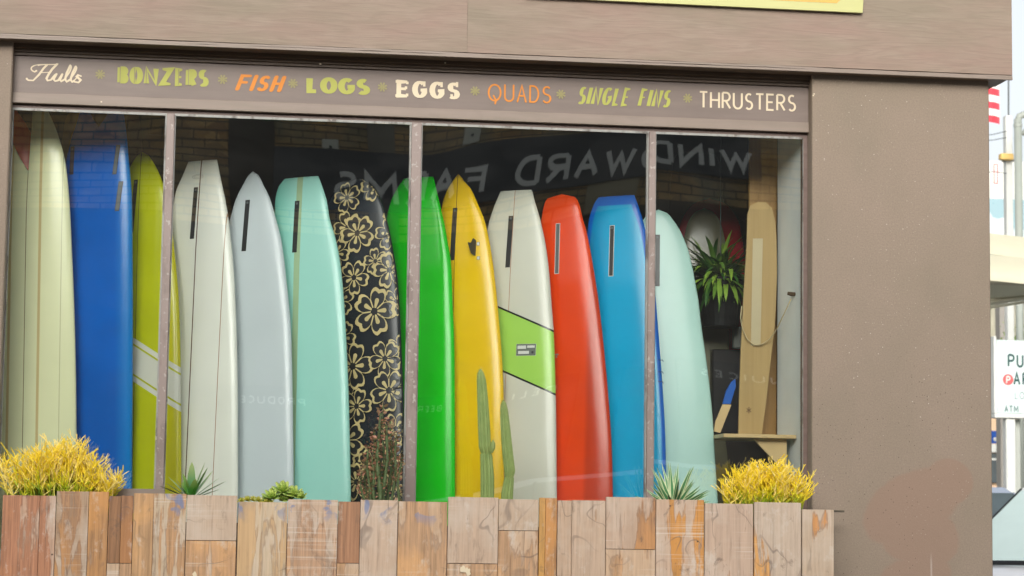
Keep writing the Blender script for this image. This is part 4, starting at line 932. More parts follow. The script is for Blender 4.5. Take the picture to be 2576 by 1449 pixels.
# two pale paint smears low on one plank
mb = MB(); rr = random.Random(4)
for (cx_, cy_, sc_) in ((1166, 1432, 1), (1177, 1438, .9), (490, 1448, .8)):
    n = 14; vs = []
    for i in range(n):
        a = 2 * PI * i / n; r = (7 + rr.uniform(-2.5, 2.5)) * sc_; q = P(cx_ + r * math.cos(a), cy_ + r * 1.5 * math.sin(a), PY0 - .0055); vs.append(tuple(q))
    mb.add(vs, [tuple(range(n))])
mb.build('paint_smear', M['cream'], pt, recalc=False)

# ================================================================== PLANTS
def stemmat(name, lo, mid, hi, tip):
    N = NT(name); s = N.n('ShaderNodeSeparateXYZ', {0: N.n('ShaderNodeUVMap', uv_map='leaf').outputs[0]}).outputs
    t = N.math('ADD', s[1], N.math('MULTIPLY', N.math('SUBTRACT', s[0], .5), .35))
    c = N.mix(N.ramp(t, .30, .66), lin(lo), lin(mid)); c = N.mix(N.ramp(t, .55, .88), c, lin(hi)); c = N.mix(N.math('MULTIPLY', N.ramp(s[0], .55, .9), N.ramp(t, .4, .8)), c, lin(tip))
    N.set('Base Color', c); N.set('Roughness', .45); return N.m
fire = stemmat('firestick_stem', (92, 140, 30), (206, 210, 30), (255, 224, 44), (255, 232, 140))
def firestick(label, cpx, halfpx, ybase, tops, seed, nst, Yc=-.40):
    nst = int(nst * .58); tops = [(a, c + 16) for a, c in tops]
    """tops: list of (px, py) silhouette heights"""
    r = random.Random(seed); base = P(cpx, ybase, Yc)
    e = thing('firestick_shrub', label, 'shrub', (base.x, Yc, base.z - .08), 'yellow pencil-stem shrubs at both ends of the planter')
    mb = MB(); luv = []
    def hgt(px):
        for (a, c) in zip(tops, tops[1:]):
            if a[0] <= px <= c[0]: return a[1] + (c[1] - a[1]) * (px - a[0]) / (c[0] - a[0])
        return tops[0][1] if px < tops[0][0] else tops[-1][1]
    def seg(p, q, r0, r1, t0, t1, sh):
        b = len(mb.v); mb.tube([p, (p + q) / 2 + Vector((r.uniform(-1, 1), r.uniform(-1, 1), 0)) * .003, q], [r0, (r0 + r1) / 2, r1], 4, False)
        for k in range(3): luv.extend([(sh, t0 + (t1 - t0) * k / 2)] * 4)
    for k in range(nst):
        x = r.gauss(0, .55); x = max(-1, min(1, x)); px = cpx + x * halfpx; dpy = r.uniform(0, 1) ** .7
        yt = hgt(px) + r.gauss(4, 9) - (r.uniform(10, 30) if k % 20 == 0 else 0); Y = Yc + r.uniform(-.13, .13)
        tip = P(px, ybase + (yt - ybase) * (1 - .35 * (1 - dpy)), Y); root = Vector((base.x + (tip.x - base.x) * r.uniform(.35, .9), Yc + (Y - Yc) * .5, base.z - .10))
        n = 4; prev = root; sh = r.random()
        for i in range(1, n + 1):
            t = i / n; q = root.lerp(tip, t) + Vector((r.uniform(-1, 1), r.uniform(-1, 1), r.uniform(-.4, .4))) * .012 + Vector((0, 0, .01 * math.sin(PI * t)))
            seg(prev, q, .0034 * (1 - .35 * t), .0032 * (1 - .35 * t), (i - 1) / n, t, sh)
            if i >= 2:
                for b_ in range(r.choice((1, 2, 2, 3))):
                    a = r.uniform(0, 2 * PI); L = r.uniform(.022, .06) * (1.3 - .3 * t)
                    d = Vector((math.cos(a) * .8, math.sin(a) * .6, r.uniform(.4, 1.2))).normalized(); q2 = q + d * L
                    seg(q, q2, .0026, .0021, t, min(1, t + .18), sh)
                    for c_ in range(2):
                        a2 = r.uniform(0, 2 * PI); d2 = (d + Vector((math.cos(a2) * .5, math.sin(a2) * .5, .2))).normalized()
                        seg(q2, q2 + d2 * L * .6, .0021, .0014, min(1, t + .18), 1, sh)
            prev = q
    mb.build('stems', fire, e, uvs={'leaf': luv}, recalc=False, smooth=True)
firestick('tall ragged yellow pencil-stem shrub at the left end of the planter', 148, 142, 1262, [(0, 1150), (30, 1148), (60, 1140), (95, 1132), (125, 1118), (150, 1112), (175, 1120), (195, 1108), (215, 1140), (235, 1150), (260, 1175), (290, 1190), (305, 1225)], 1, 420)
firestick('low rounded yellow pencil-stem shrub at the right end of the planter', 1926, 104, 1280, [(1812, 1232), (1830, 1205), (1850, 1190), (1880, 1184), (1915, 1176), (1950, 1174), (1980, 1182), (2005, 1186), (2025, 1200), (2040, 1240)], 2, 420)
# individual long shoots of the left shrub are its own branches
def rosette(name, label, cat, px, py, Y, leaves, mat, group=None, mats_uv=True):
    c0 = P(px, py, Y); e = thing(name, label, cat, tuple(c0)); mb = MB(); luv = []
    for (a, el, L, wd, dr) in leaves: strap(mb, luv, c0, Vector((math.cos(a) * math.cos(el), math.sin(a) * math.cos(el), math.sin(el))), L, wd, dr, random.random(), 8)
    mb.build('leaves', mat, e, uvs={'leaf': luv}, recalc=False, smooth=True); return e
def agmat(name, c1, c2, edge=None):
    N = NT(name); s = N.n('ShaderNodeSeparateXYZ', {0: N.n('ShaderNodeUVMap', uv_map='leaf').outputs[0]}).outputs
    c = N.mix(s[0], lin(c1), lin(c2)); c = N.mix(N.math('MULTIPLY', N.ramp(s[1], .5, 1), .4), c, lin((200, 200, 120)))
    N.set('Base Color', c); N.set('Roughness', .4); return N.m
rr = random.Random(8)
rosette('agave_plant', 'small green agave with pointed leaves below the white board', 'plant', 480, 1256, -.40, [(a, el, L * 1.15, .042, .12) for a, el, L in ((PI * .98, .62, .13), (PI, .95, .11), (PI * .8, 1.2, .12), (PI / 2, 1.52, .16), (-.3, 1.12, .155), (.1, .72, .155), (0, .42, .13), (3.6, 1.3, .09), (-1.2, 1.1, .10), (2.2, .9, .10), (.35, .95, .16), (2.9, .8, .14), (-.1, .55, .17), (3.3, .45, .15), (.2, 1.25, .17))], agmat('agave_leaf', (44, 110, 40), (90, 150, 50)))
# variegated agave: each leaf has pale margins
vN = NT('variegated_leaf'); s = vN.n('ShaderNodeSeparateXYZ', {0: vN.n('ShaderNodeUVMap', uv_map='leaf').outputs[0]}).outputs
vc = vN.mix(vN.ramp(vN.math('ABSOLUTE', vN.math('SUBTRACT', s[0], .5)), .30, .36), lin((76, 134, 84)), lin((226, 234, 186))); vN.set('Base Color', vc); vN.set('Roughness', .45)
c0 = P(1695, 1275, -.36); e = thing('variegated_agave', 'spiky agave with pale-edged leaves in front of the aqua board', 'plant', tuple(c0)); mb = MB(); luv = []
for k in range(46):
    a = rr.uniform(0, 2 * PI); el = rr.uniform(.12, 1.5); L = rr.uniform(.17, .25) * (1.0 if el < 1.2 else 1.05); wd = rr.uniform(.022, .030)
    d = Vector((math.cos(a) * math.cos(el), math.sin(a) * math.cos(el) * .7, math.sin(el))); side = d.cross(Vector((0, 1, .2))).normalized(); p = c0 + Vector((0, 0, -.02)); n = 8; b = len(mb.v)
    for i in range(n + 1):
        t = i / n; w2 = wd / 2 * (1 - t ** 2.2) * (.75 + .25 * math.sin(PI * t)) + .0004
        mb.v += [tuple(p - side * w2), tuple(p - side * w2 * .6), tuple(p + side * w2 * .6), tuple(p + side * w2)]; luv += [(0, t), (.2, t), (.8, t), (1, t)]
        d = (d + Vector((0, 0, -.10 / n))).normalized(); p = p + d * (L / n)
    for i in range(n):
        for j in range(3): q = b + 4 * i + j; mb.f.append((q, q + 1, q + 5, q + 4)); mb.m.append(0)
mb.build('leaves', vN.m, e, uvs={'leaf': luv}, recalc=False)
# succulents
def succulent(label, px, py, Y, wpx, hpx, col1, col2, n, seed, rosettes):
    r = random.Random(seed); c0 = P(px, py, Y); e = thing('succulent', label, 'plant', tuple(c0)); mb = MB(); luv = []
    for (dx, dz, sc) in rosettes:
        cc = P(px + dx, py - dz, Y + r.uniform(-.03, .03)); tilt = Vector((r.uniform(-.3, .3), -.55, .8)).normalized()
        X = tilt.cross(Vector((0, 1, 0))).normalized(); Yv = tilt.cross(X)
        for k in range(n):
            a = k * 2.399; el = .25 + 1.1 * k / n; L = sc * (1.0 - .5 * k / n)
            d = (X * math.cos(a) + Yv * math.sin(a)) * math.cos(el) + tilt * math.sin(el); sd_ = d.cross(tilt).normalized(); b = len(mb.v); sh = r.random()
            for i in range(6):
                t = i / 5; w2 = L * .30 * math.sin(PI * (.12 + .80 * t)) ** .8; p = cc + d * (L * t) + tilt * (.12 * L * t * t)
                mb.v += [tuple(p - sd_ * w2), tuple(p - tilt * (.15 * w2 + .05 * L * math.sin(PI * t))), tuple(p + sd_ * w2), tuple(p + tilt * .12 * w2)]; luv += [(sh, t)] * 4
            for i in range(5):
                for j in range(4): q = b + 4 * i; mb.f.append((q + j, q + (j + 1) % 4, q + 4 + (j + 1) % 4, q + 4 + j)); mb.m.append(0)
            mb.f += [(b + 3, b + 2, b + 1, b), (b + 20, b + 21, b + 22, b + 23)]; mb.m += [0, 0]
    mb.build('leaves', agmat('succulent_leaf', col1, col2), e, uvs={'leaf': luv}, recalc=False, smooth=True)
succulent('bright green rosette succulent in front of the mint board', 712, 1252, -.42, 90, 40, (104, 150, 40), (176, 200, 84), 20, 3, [(-28, 0, .055), (0, 16, .062), (26, 6, .058), (-8, -4, .05), (44, 0, .042), (12, -6, .05), (-40, -6, .035)])
succulent('low yellow-green succulent mat left of the green rosettes', 632, 1262, -.42, 60, 12, (140, 150, 20), (196, 180, 40), 14, 4, [(-24, 0, .026), (-10, 3, .028), (4, 3, .028), (18, 2, .027), (30, 0, .026), (40, -2, .026), (50, -3, .024)])
# columnar cacti
cac = NT('cactus_skin'); cp_ = cac.noise(cac.pos(), 20, 3); cc_ = cac.mix(cp_, lin((104, 128, 66)), lin((138, 156, 90))); cac.set('Base Color', cc_); cac.set('Roughness', .65); cac = cac.m
spine = plain('cactus_spines', (206, 196, 130), .6)
def cactus_col(e, axis, rads, Y, name='column', ribs=13):
    pts = [P(x, y, Y) for x, y in axis]; N_ = ribs * 2; mb = MB(); vs = []
    # resample
    fine = []
    for i in range(len(pts) - 1):
        for k in range(6):
            t = k / 6; fine.append((pts[i].lerp(pts[i + 1], t), rads[i] + (rads[i + 1] - rads[i]) * t))
    fine.append((pts[-1], rads[-1]))
    for (p, r) in fine:
        for k in range(N_):
            a = 2 * PI * k / N_; rr_ = r * (1.0 if k % 2 else .86); vs.append((p.x + rr_ * math.cos(a), p.y + rr_ * math.sin(a), p.z))
    fs = [(i * N_ + k, i * N_ + (k + 1) % N_, (i + 1) * N_ + (k + 1) % N_, (i + 1) * N_ + k) for i in range(len(fine) - 1) for k in range(N_)] + [tuple(range((len(fine) - 1) * N_, len(fine) * N_))]
    mb.add(vs, fs); c = mb.build(name, cac, e, smooth=False)
    sp_ = MB(); r3 = random.Random(9)
    for (p, r) in fine:
        for k in range(1, N_, 2):
            a = 2 * PI * k / N_; d0 = Vector((math.cos(a), math.sin(a), 0))
            if d0.y > .5: continue
            for j in range(3):
                z = r3.uniform(-.012, .012); o = p + d0 * r * .98 + Vector((0, 0, z)); t = o + d0 * r3.uniform(.004, .009) + Vector((r3.uniform(-1, 1), 0, r3.uniform(-1, 1))) * .004
                s_ = Vector((-d0.y, d0.x, .3)) * .0006; sp_.add([o - s_, o + s_, t], [(0, 1, 2)])
    so_ = sp_.build('spines', spine, c, recalc=False)
k4 = 1 / 495
e = thing('columnar_cactus', 'taller columnar cactus with a small side bud in front of the golden board', 'cactus', tuple(P(1225, 1262, -.40)))
cactus_col(e, [(1226, 1290), (1226, 1200), (1223, 1142)], [17 * k4, 17 * k4, 15 * k4], -.40)
cactus_col(e, [(1223, 1143), (1220, 1125), (1217, 1060), (1214, 1000), (1211, 955), (1209, 938), (1209, 928)], [12 * k4, 15.5 * k4, 15 * k4, 13.5 * k4, 11.5 * k4, 8 * k4, 1.5 * k4], -.40)
cactus_col(e, [(1236, 1140), (1239, 1128), (1240, 1115), (1240, 1107)], [3 * k4, 7 * k4, 6 * k4, 1.2 * k4], -.42, 'bud', 8)
e = thing('columnar_cactus', 'shorter leaning columnar cactus right of the taller one', 'cactus', tuple(P(1276, 1262, -.38)))
cactus_col(e, [(1274, 1290), (1276, 1240), (1281, 1202)], [16 * k4, 15 * k4, 12 * k4], -.38)
cactus_col(e, [(1281, 1203), (1282, 1185), (1276, 1130), (1271, 1070), (1268, 1030), (1267, 1014), (1267, 1006)], [10 * k4, 14 * k4, 13.5 * k4, 12 * k4, 9.5 * k4, 6 * k4, 1.2 * k4], -.38)
# dark spiny euphorbia clump
eu = thing('euphorbia_clump', 'dense clump of thorny pinkish green stems before the flowered board', 'plant', tuple(P(960, 1262, -.40)))
eus = plain('euphorbia_green', (74, 92, 52), .6, var=.35, vs=40); eul = plain('euphorbia_leaf', (120, 98, 66), .6, var=.5, vs=60); eup = plain('euphorbia_pink', (158, 112, 88), .6, var=.4, vs=60)
rr = random.Random(17); mb = MB(); ml = MB()
for (x0, xt, yt, rp) in ((948, 958, 1040, 8), (938, 940, 1085, 7), (965, 975, 1070, 8), (985, 1000, 1095, 6), (955, 950, 1110, 9), (972, 992, 1120, 6), (930, 925, 1120, 6), (1000, 1008, 1150, 5), (918, 905, 1190, 5), (945, 935, 1150, 7), (978, 985, 1060, 6), (960, 966, 1020, 5), (925, 915, 1150, 5)):
    Y = -.40 + rr.uniform(-.08, .08); n = 12; pts = []; rad = []
    for i in range(n + 1):
        t = i / n; pts.append(P(x0 + (xt - x0) * t + 3 * math.sin(t * 7 + x0), 1280 + (yt - 1280) * t, Y)); rad.append(rp * k4 * (1 - .5 * t) * (.8 + .25 * math.sin(i * 2.1)))
    mb.tube(pts, rad, 6)
    for i in range(n + 1):
        t = i / n
        for k in range(int(3 + 9 * t)):
            a = rr.uniform(0, 2 * PI); d = Vector((math.cos(a), math.sin(a), rr.uniform(-.2, .9))).normalized(); L = rr.uniform(.010, .026) * (.7 + .5 * t); o = pts[i] + d * rad[i] * .8 + Vector((0, 0, rr.uniform(-.015, .015)))
            s_ = d.cross(Vector((rr.uniform(-1, 1), rr.uniform(-1, 1), .3))).normalized() * L * .28
            ml.cur = 0 if rr.random() < .62 else 1
            ml.add([o, o + d * L * .5 + s_, o + d * L, o + d * L * .5 - s_], [(0, 1, 2, 3)])
mb.build('stems', eus, eu, smooth=True); ml.build('leaves', [eul, eup], eu, recalc=False)

# ================================================================== OPPOSITE SIDE OF THE STREET (seen mirrored in the glass)
OY = -20.0
def VX(px, py): return P(px, py, -OY)          # where the mirrored picture point stands, x and z kept
op = thing('brick_building', 'tan brick store across the street, mirrored in the window glass', 'building', (2, OY, 0))
bx0, bx1 = -12.0, 16.0
b = MB(); b.box(bx0, bx1, OY - 5, OY, 0, 7.95); b.build('wall', M['mortar'], op)
zl = VX(1300, 480).z; zu = VX(1300, 400).z
mb = MB(); bw, bh = .33, .118; rr = random.Random(6)
nrow = int((7.9 - 3.0) / bh)
zcut = VX(1300, 560).z; xcut = -7.0
for r in range(nrow):
    z = 3.0 + r * bh; x = -6 + (bw / 2 if r % 2 else 0)
    while x < (11 if z > zcut else xcut):
        d = .006 + rr.uniform(0, .01)
        a = [(x, OY + d, z), (x + bw - .02, OY + d, z), (x + bw - .02, OY + d, z + bh - .022), (x, OY + d, z + bh - .022)]
        bb = [(q[0] + (.003 if i in (0, 3) else -.003) * -1, OY - .001, q[2]) for i, q in enumerate(a)]
        mb.add(a + bb, [(3, 2, 1, 0), (0, 1, 5, 4), (1, 2, 6, 5), (2, 3, 7, 6), (3, 0, 4, 7)])
        x += bw
o = mb.build('brickwork', M['brick'], op, recalc=False); o['kind'] = 'stuff'
band = plain('sign_band_dark', (48, 52, 58), .5)
xa, xb = VX(690, 450).x, VX(1915, 450).x
b = MB(); b.box(xa, xb, OY + .02, OY + .10, zl - .06, zu + .22, .005); sb = b.build('sign_band', band, op)
mb = MB(); letters(mb, 'WINDWARD FARMS', VX(840, 450).x, VX(1893, 450).x, zl + .01, (zu - zl) * .86, OY + .115, wv=.28, wh=.24, gap=.30, mirror_x=True, flip=-1,
                   widths={'def': .95, 'I': .0, 'W': 1.5, 'N': 1.1, 'D': 1.1, 'A': 1.1, 'R': 1.1, 'F': 1.1, 'M': 1.5, 'S': 1.1, ' ': .7})
mb.build('sign_lettering', plain('letter_white', (236, 236, 230), .5), op, recalc=False)
b = MB(); b.box(-7.0, 11, OY + .002, OY + .003 + .03, .1, zcut - .05); b.build('lower_front', plain('dark_brown_render', (74, 66, 56), .8), op)
# storefront below: dark openings with small words over them
for (w_0, w_1) in ((1720, 1960), (1380, 1530), (1020, 1220), (560, 760)):
    xa, xb = VX(w_0 - 40, 1000).x, VX(w_1 + 40, 1000).x
    b = MB(); b.box(xa, xb, OY + .0335, OY + .055, .1, VX(1300, 960).z, .005); b.build('shop_window', plain('dark_glazing', (30, 34, 36), .15), op)
z0 = VX(1300, 1002).z
for (t, w_0, w_1) in (('JUICES', 1745, 1930), ('DELI', 1398, 1512), ('BEER & WINE', 1030, 1210), ('PRODUCE', 580, 745)):
    mb = MB(); letters(mb, t, VX(w_0, 1000).x, VX(w_1, 1000).x, z0, .10, OY + .06, wv=.16, gap=.5, mirror_x=True, flip=-1, widths={'def': .9}); mb.build('window_lettering', plain('letter_white', (236, 236, 230), .5), op, recalc=False)
for (p0, p1, m) in ((1508, 1642, plain('pilaster_tan', (160, 150, 122), .8)), (930, 1000, plain('pilaster_grey', (124, 118, 104), .8))):
    b = MB(); b.box(VX(p0, 500).x, VX(p1, 500).x, OY + .034, OY + .056, zcut, 7.93); b.build('pilaster', m, op)
for (px, py) in ((835, 340), (1180, 328)):
    q = VX(px, py); b = MB(); b.box(q.x - .12, q.x + .12, OY + .018, OY + .07, q.z - .14, q.z + .14, .01); v_ = b.build('vent_plate', plain('vent_pale', (206, 206, 190), .6), op)
    b = MB(); b.box(q.x - .02, q.x + .02, OY + .0705, OY + .075, q.z - .03, q.z + .02); b.build('vent_hole', M['black'], v_)
nb = thing('added_plaster_building', 'tall brown plastered building added down the far side of the street to block bright sky', 'building', (-32, OY, 0))  # put in out of view to keep bright sky out of the boards' reflections
b = MB(); b.box(-52, -12.1, OY - 6, OY + .3, 0, 12.5); b.build('wall', plain('brown_plaster', (112, 96, 80), .85), nb)
for i in range(9):
    for j in range(3):
        b = MB(); b.box(-50 + i * 4.2, -48.2 + i * 4.2, OY + .303, OY + .36, 1.4 + j * 3.6, 3.4 + j * 3.6, .01); b.build('window', plain('dark_glazing', (30, 34, 36), .15), nb)
# downpipes
b = MB(); b.box(VX(640, 400).x - .3, VX(640, 400).x + .3, OY + .018, OY + .04, 3.0, 7.93); b.build('pilaster', plain('pilaster_dark', (70, 62, 52), .8), op)

# ================================================================== CARS
def car(name, label, x, y, rot, L, W2, H, paint, glassm, van=False, group=None, belt=.92, hood=.98, rake=-.06):
    e = thing(name, label, 'car', (x, y, .006), group); cs, sn = math.cos(rot), math.sin(rot)
    tf = lambda p: (x + p[0] * cs - p[1] * sn, y + p[0] * sn + p[1] * cs, p[2] + .006)
    # body: side profile stations (front is -x)
    if van: prof = [(-L / 2, .55, .60), (-L / 2 + .10, .40, .95), (-L * .40, .28, hood), (-L * .28, .26, belt + .12), (L * .1, .26, belt + .14), (L / 2 - .08, .30, belt + .14), (L / 2, .45, .8)]
    else: prof = [(-L / 2, .50, .56), (-L / 2 + .12, .32, .74), (-L * .40, .24, hood - .10), (-L * .22, .22, hood), (L * .0, .22, belt + .02), (L * .25, .22, belt + .04), (L / 2 - .14, .30, belt), (L / 2, .48, .72)]
    mb = MB(); vs = []; n = len(prof)
    for (px_, zb_, zt_) in prof:
        fr = min(1, (1 - abs(px_) / (L / 2)) * 5 + .82); w_ = W2 * min(1, fr)
        for (f, zz) in ((-.90, zb_), (-1, zb_ + (zt_ - zb_) * .35), (-.98, zb_ + (zt_ - zb_) * .8), (-.86, zt_), (-.4, zt_ + .03), (.4, zt_ + .03), (.86, zt_), (.98, zb_ + (zt_ - zb_) * .8), (1, zb_ + (zt_ - zb_) * .35), (.90, zb_)): vs.append(tf((px_, f * w_, zz)))
    fs = [(i * 10 + k, i * 10 + (k + 1) % 10, (i + 1) * 10 + (k + 1) % 10, (i + 1) * 10 + k) for i in range(n - 1) for k in range(10)] + [tuple(range(10)), tuple(range((n - 1) * 10, n * 10))]
    mb.add(vs, fs); mb.build('body', paint, e, smooth=True)
    # cabin: roof shell, pillars, glass
    if van: c0_, c1_, c2_, c3_ = -L * .33, -L * .20, L * .44, L * .48
    else: c0_, c1_, c2_, c3_ = -L * .24, L * rake, L * .22, L * .40
    zb_ = belt + .01
    base_ = [(c0_, -W2 * .84), (c0_, W2 * .84), (c3_, W2 * .84), (c3_, -W2 * .84)]; topp = [(c1_, -W2 * .68), (c1_, W2 * .68), (c2_, W2 * .68), (c2_, -W2 * .68)]
    gz = MB(); gz.add([tf((a, c, zb_)) for a, c in base_] + [tf((a, c, H - .06)) for a, c in topp], [(0, 1, 5, 4), (1, 2, 6, 5), (2, 3, 7, 6), (3, 0, 4, 7)]); gz.build('windows', glassm, e)
    rf = MB(); rf.add([tf((a, c, H - .06)) for a, c in topp] + [tf((a * .96, c * .9, H)) for a, c in topp], [(0, 1, 5, 4), (1, 2, 6, 5), (2, 3, 7, 6), (3, 0, 4, 7), (4, 5, 6, 7), (3, 2, 1, 0)]); rf.build('roof', paint, e)
    for sgn in (-1, 1):
        for (a, c) in ((c0_, c1_), (c3_, c2_)):
            p = MB(); p.tube([tf((a, sgn * W2 * .845, zb_)), tf((c, sgn * W2 * .685, H - .05))], .009, 6); p.build('window_pillar', M['black'] if not van else paint, e)
        m_ = (c1_ + c2_) / 2; p = MB(); p.tube([tf((m_, sgn * W2 * .85, zb_)), tf((m_, sgn * W2 * .69, H - .05))], .03, 6); p.build('window_pillar', M['black'], e)
        for a in (-L * .32, L * .31):
            w_ = MB(); pts = []
            w_.tube([tf((a, sgn * (W2 - .16), .32)), tf((a, sgn * (W2 + .01), .32))], .32, 20); wh = w_.build('wheel', plain('tyre', (28, 28, 28), .8), e)
            h_ = MB(); h_.tube([tf((a, sgn * (W2 + .011), .32)), tf((a, sgn * (W2 + .025), .32))], .19, 16); h_.build('hubcap', plain('hub_silver', (170, 172, 176), .3, metal=.8), wh)
        hl = MB(); q = [(-L / 2 + .03, sgn * W2 * .55, .58), (-L / 2 + .10, sgn * W2 * .84, .60), (-L / 2 + .12, sgn * W2 * .84, .72), (-L / 2 + .06, sgn * W2 * .55, .72)]
        hl.add([tf(v) for v in q] + [tf((v[0] - .03, v[1], v[2])) for v in q], [(0, 1, 2, 3), (7, 6, 5, 4), (0, 4, 5, 1), (1, 5, 6, 2), (2, 6, 7, 3), (3, 7, 4, 0)]); hl.build('headlight', plain('lamp_glass', (220, 224, 226), .1), e)
    wp = MB(); wp.tube([tf((c0_ - .02, -W2 * .7, zb_ + .012)), tf((c0_ - .06, 0, zb_ + .02)), tf((c0_ - .02, W2 * .7, zb_ + .012))], .022, 6); wp.build('wiper_cowl', M['black'], e)
    return e
whitep = plain('white_car_paint', (226, 228, 232), .25, coat=.8, var=.03); greyp = plain('blue_grey_car_paint', (150, 160, 176), .25, coat=.8, var=.05)
cg = plain('car_glass_sky_reflection', (200, 220, 216), .08, var=.05); cgd = plain('car_glass_dark', (70, 82, 86), .08, var=.3)  # pale windscreen: sky reflection painted into the glass colour
# ================================================================== PARKING LOT SIDE (right edge)
BG = 14.0
def BX(px, py, Y=BG): return P(px, py, Y)
q = BX(2497, 1300, 8.2)
car('parked_car', 'white parked car whose windscreen shows past the shop corner', q.x + .80, 8.2, .75, 4.5, .88, 1.93, whitep, cg, belt=1.18, hood=1.17, rake=.02)
q = BX(2572, 1300, 10.9)
car('parked_car', 'blue-grey parked van behind the white car', q.x - 2.02, 11.8, 0, 4.6, .92, 1.95, greyp, cgd, van=True, belt=1.44, hood=1.40)
car('parked_van', 'white parked van across the street, mirrored low in the glass', VX(1280, 1230).x, -17.2, 0, 4.9, .95, 2.0, whitep, cgd, van=True, belt=1.15, hood=1.15)
# parking sign
SY = 13.0
sp_ = lambda x, y, Y=SY: P(x, y, Y)
a, c = sp_(2508, 1040), sp_(2640, 858)
ps = thing('parking_sign', 'white public parking sign board on a white post past the shop corner', 'sign', (sp_(2541, 1100).x, SY, 0))
b = MB(); b.box(a.x, c.x, SY, SY + .16, a.z, c.z, .012); b.build('panel', plain('sign_white', (206, 220, 218), .5, var=.05), ps)
b = MB(); b.box(a.x - .03, c.x + .03, SY - .012, SY + .17, a.z - .05, a.z - .001, .006); b.box(a.x - .035, a.x - .001, SY - .012, SY + .17, a.z, c.z + .04, .006); b.build('frame', M['white'], ps)
dkg = plain('sign_green', (38, 78, 76), .5)
def sgt(t, x0, x1, y0, y1, m, wv, Y=SY - .004, **kw):
    p, q = sp_(x0, y1, Y), sp_(x1, y0, Y); mb = MB(); letters(mb, t, p.x, q.x, p.z, q.z - p.z, Y, wv=wv, **kw); mb.build('lettering', m, ps, recalc=False)
sgt('PUBLIC', 2535, 2650, 892, 925, dkg, .2, gap=.2)
sgt('ARKING', 2549, 2670, 938, 970, dkg, .2, gap=.2, widths={'A': .6})
sgt('LOT', 2553, 2590, 986, 1004, plain('sign_grey', (120, 140, 140), .5), .12, gap=.3)
sgt('ATM', 2527, 2562, 1020, 1037, plain('sign_grey_green', (84, 112, 110), .5), .2, gap=.2)
q = sp_(2536, 955, SY - .003); mb = MB(); mb.tube([(q.x, SY - .004, q.z), (q.x, SY - .001, q.z)], 14.5 / 230, 20); mb.build('red_disc', plain('sign_red', (222, 92, 92), .5), ps)
sgt('P', 2531, 2542, 945, 966, M['white'], .22, Y=SY - .007)
pa, pb = sp_(2529, 1100, SY + .05), sp_(2553, 1100, SY + .05)
b = MB(); b.box(pa.x, pb.x, SY + .02, SY + .14, 0, a.z - .052, .01); b.build('post', M['white'], ps)
b = MB(); b.box(pb.x + .02, pb.x + .11, SY + .16, SY + .25, 0, a.z - .052, .01); b.build('post', plain('post_grey', (176, 180, 172), .6), ps)
# second parking sign, turned away, just behind
a2, c2 = sp_(2440, 1036, SY + .8), sp_(2506, 862, SY + .8)
ps2 = thing('parking_sign', 'second public parking sign half hidden by the shop corner', 'sign', (a2.x, SY + .8, 0))
b = MB(); b.box(a2.x, c2.x, SY + .8, SY + .9, a2.z, c2.z, .01); b.build('panel', plain('sign_white_b', (196, 212, 212), .5, var=.05), ps2)
b = MB(); b.box((a2.x + c2.x) / 2 - .05, (a2.x + c2.x) / 2 + .05, SY + .82, SY + .88, 0, a2.z - .002); b.build('post', M['white'], ps2)
for (t, x0, x1, y0, y1) in (('PUBLIC', 2430, 2502, 893, 925), ('PARKING', 2420, 2505, 938, 970)):
    p, q = sp_(x0, y1, SY + .795), sp_(x1, y0, SY + .795); mb = MB(); letters(mb, t, p.x, q.x, p.z, q.z - p.z, SY + .795, wv=.18, gap=.2); mb.build('lettering', dkg, ps2, recalc=False)
# white steel mast with lamp box, grey pipe column, wires
mY = 17.0; tz = P(2545, 160, mY).z; ba = P(2532, 500, mY).x; bb_ = P(2549, 500, mY).x
e = thing('steel_mast', 'tall white steel mast with a small yellow lamp box', 'mast', ((ba + bb_) / 2, mY, 0))
b = MB(); b.box(ba, bb_, mY, mY + .12, 0, P(2540, 290, mY).z, .01); b.build('post', M['white'], e)
b = MB(); b.box(ba - .02, bb_ + .03, mY - .01, mY + .13, P(2540, 405, mY).z, P(2540, 400, mY).z, .002); b.build('bracket', M['silver'], e)
q = P(2532, 394, mY - .08); b = MB(); b.box(q.x - .09, q.x + .09, mY - .12, mY - .01, q.z - .045, q.z + .04, .012); b.build('lamp_box', plain('lamp_yellow', (226, 190, 112), .5), e)
b = MB(); b.tube([P(2537, 290, mY + .05), P(2537, 180, mY + .05)], .012, 6); b.build('antenna', M['grey'], e)
gY = 16.4; ga, gb_ = P(2553, 500, gY).x, P(2572, 500, gY).x; zt_ = P(2560, 300, gY).z; gm = (ga + gb_) / 2; gr_ = (gb_ - ga) / 2
e = thing('pipe_column', 'thick grey pipe column with a curved arm to the right', 'column', (gm, gY, 0)); gp_ = plain('galvanised_grey', (150, 156, 148), .6)
b = MB(); b.tube([(gm, gY, 0), (gm, gY, zt_)], gr_, 16); b.build('shaft', gp_, e, smooth=True)
b = MB(); b.tube([(gm, gY, zt_ - .10), (gm, gY, zt_ - .06)], gr_ * 1.12, 16); b.build('collar', gp_, e)
b = MB(); b.tube([(gm, gY, zt_ - .02), (gm + .02, gY, zt_ + .04), (gm + .1, gY, zt_ + .075), (gm + .3, gY, zt_ + .08), (gm + 1.2, gY, zt_ + .10)], .045, 8); b.tube([(gm + .06, gY, zt_ - .2), (gm + .2, gY, zt_ - .02), (gm + .45, gY, zt_ + .06)], .03, 8); b.build('arm', gp_, e, smooth=True)
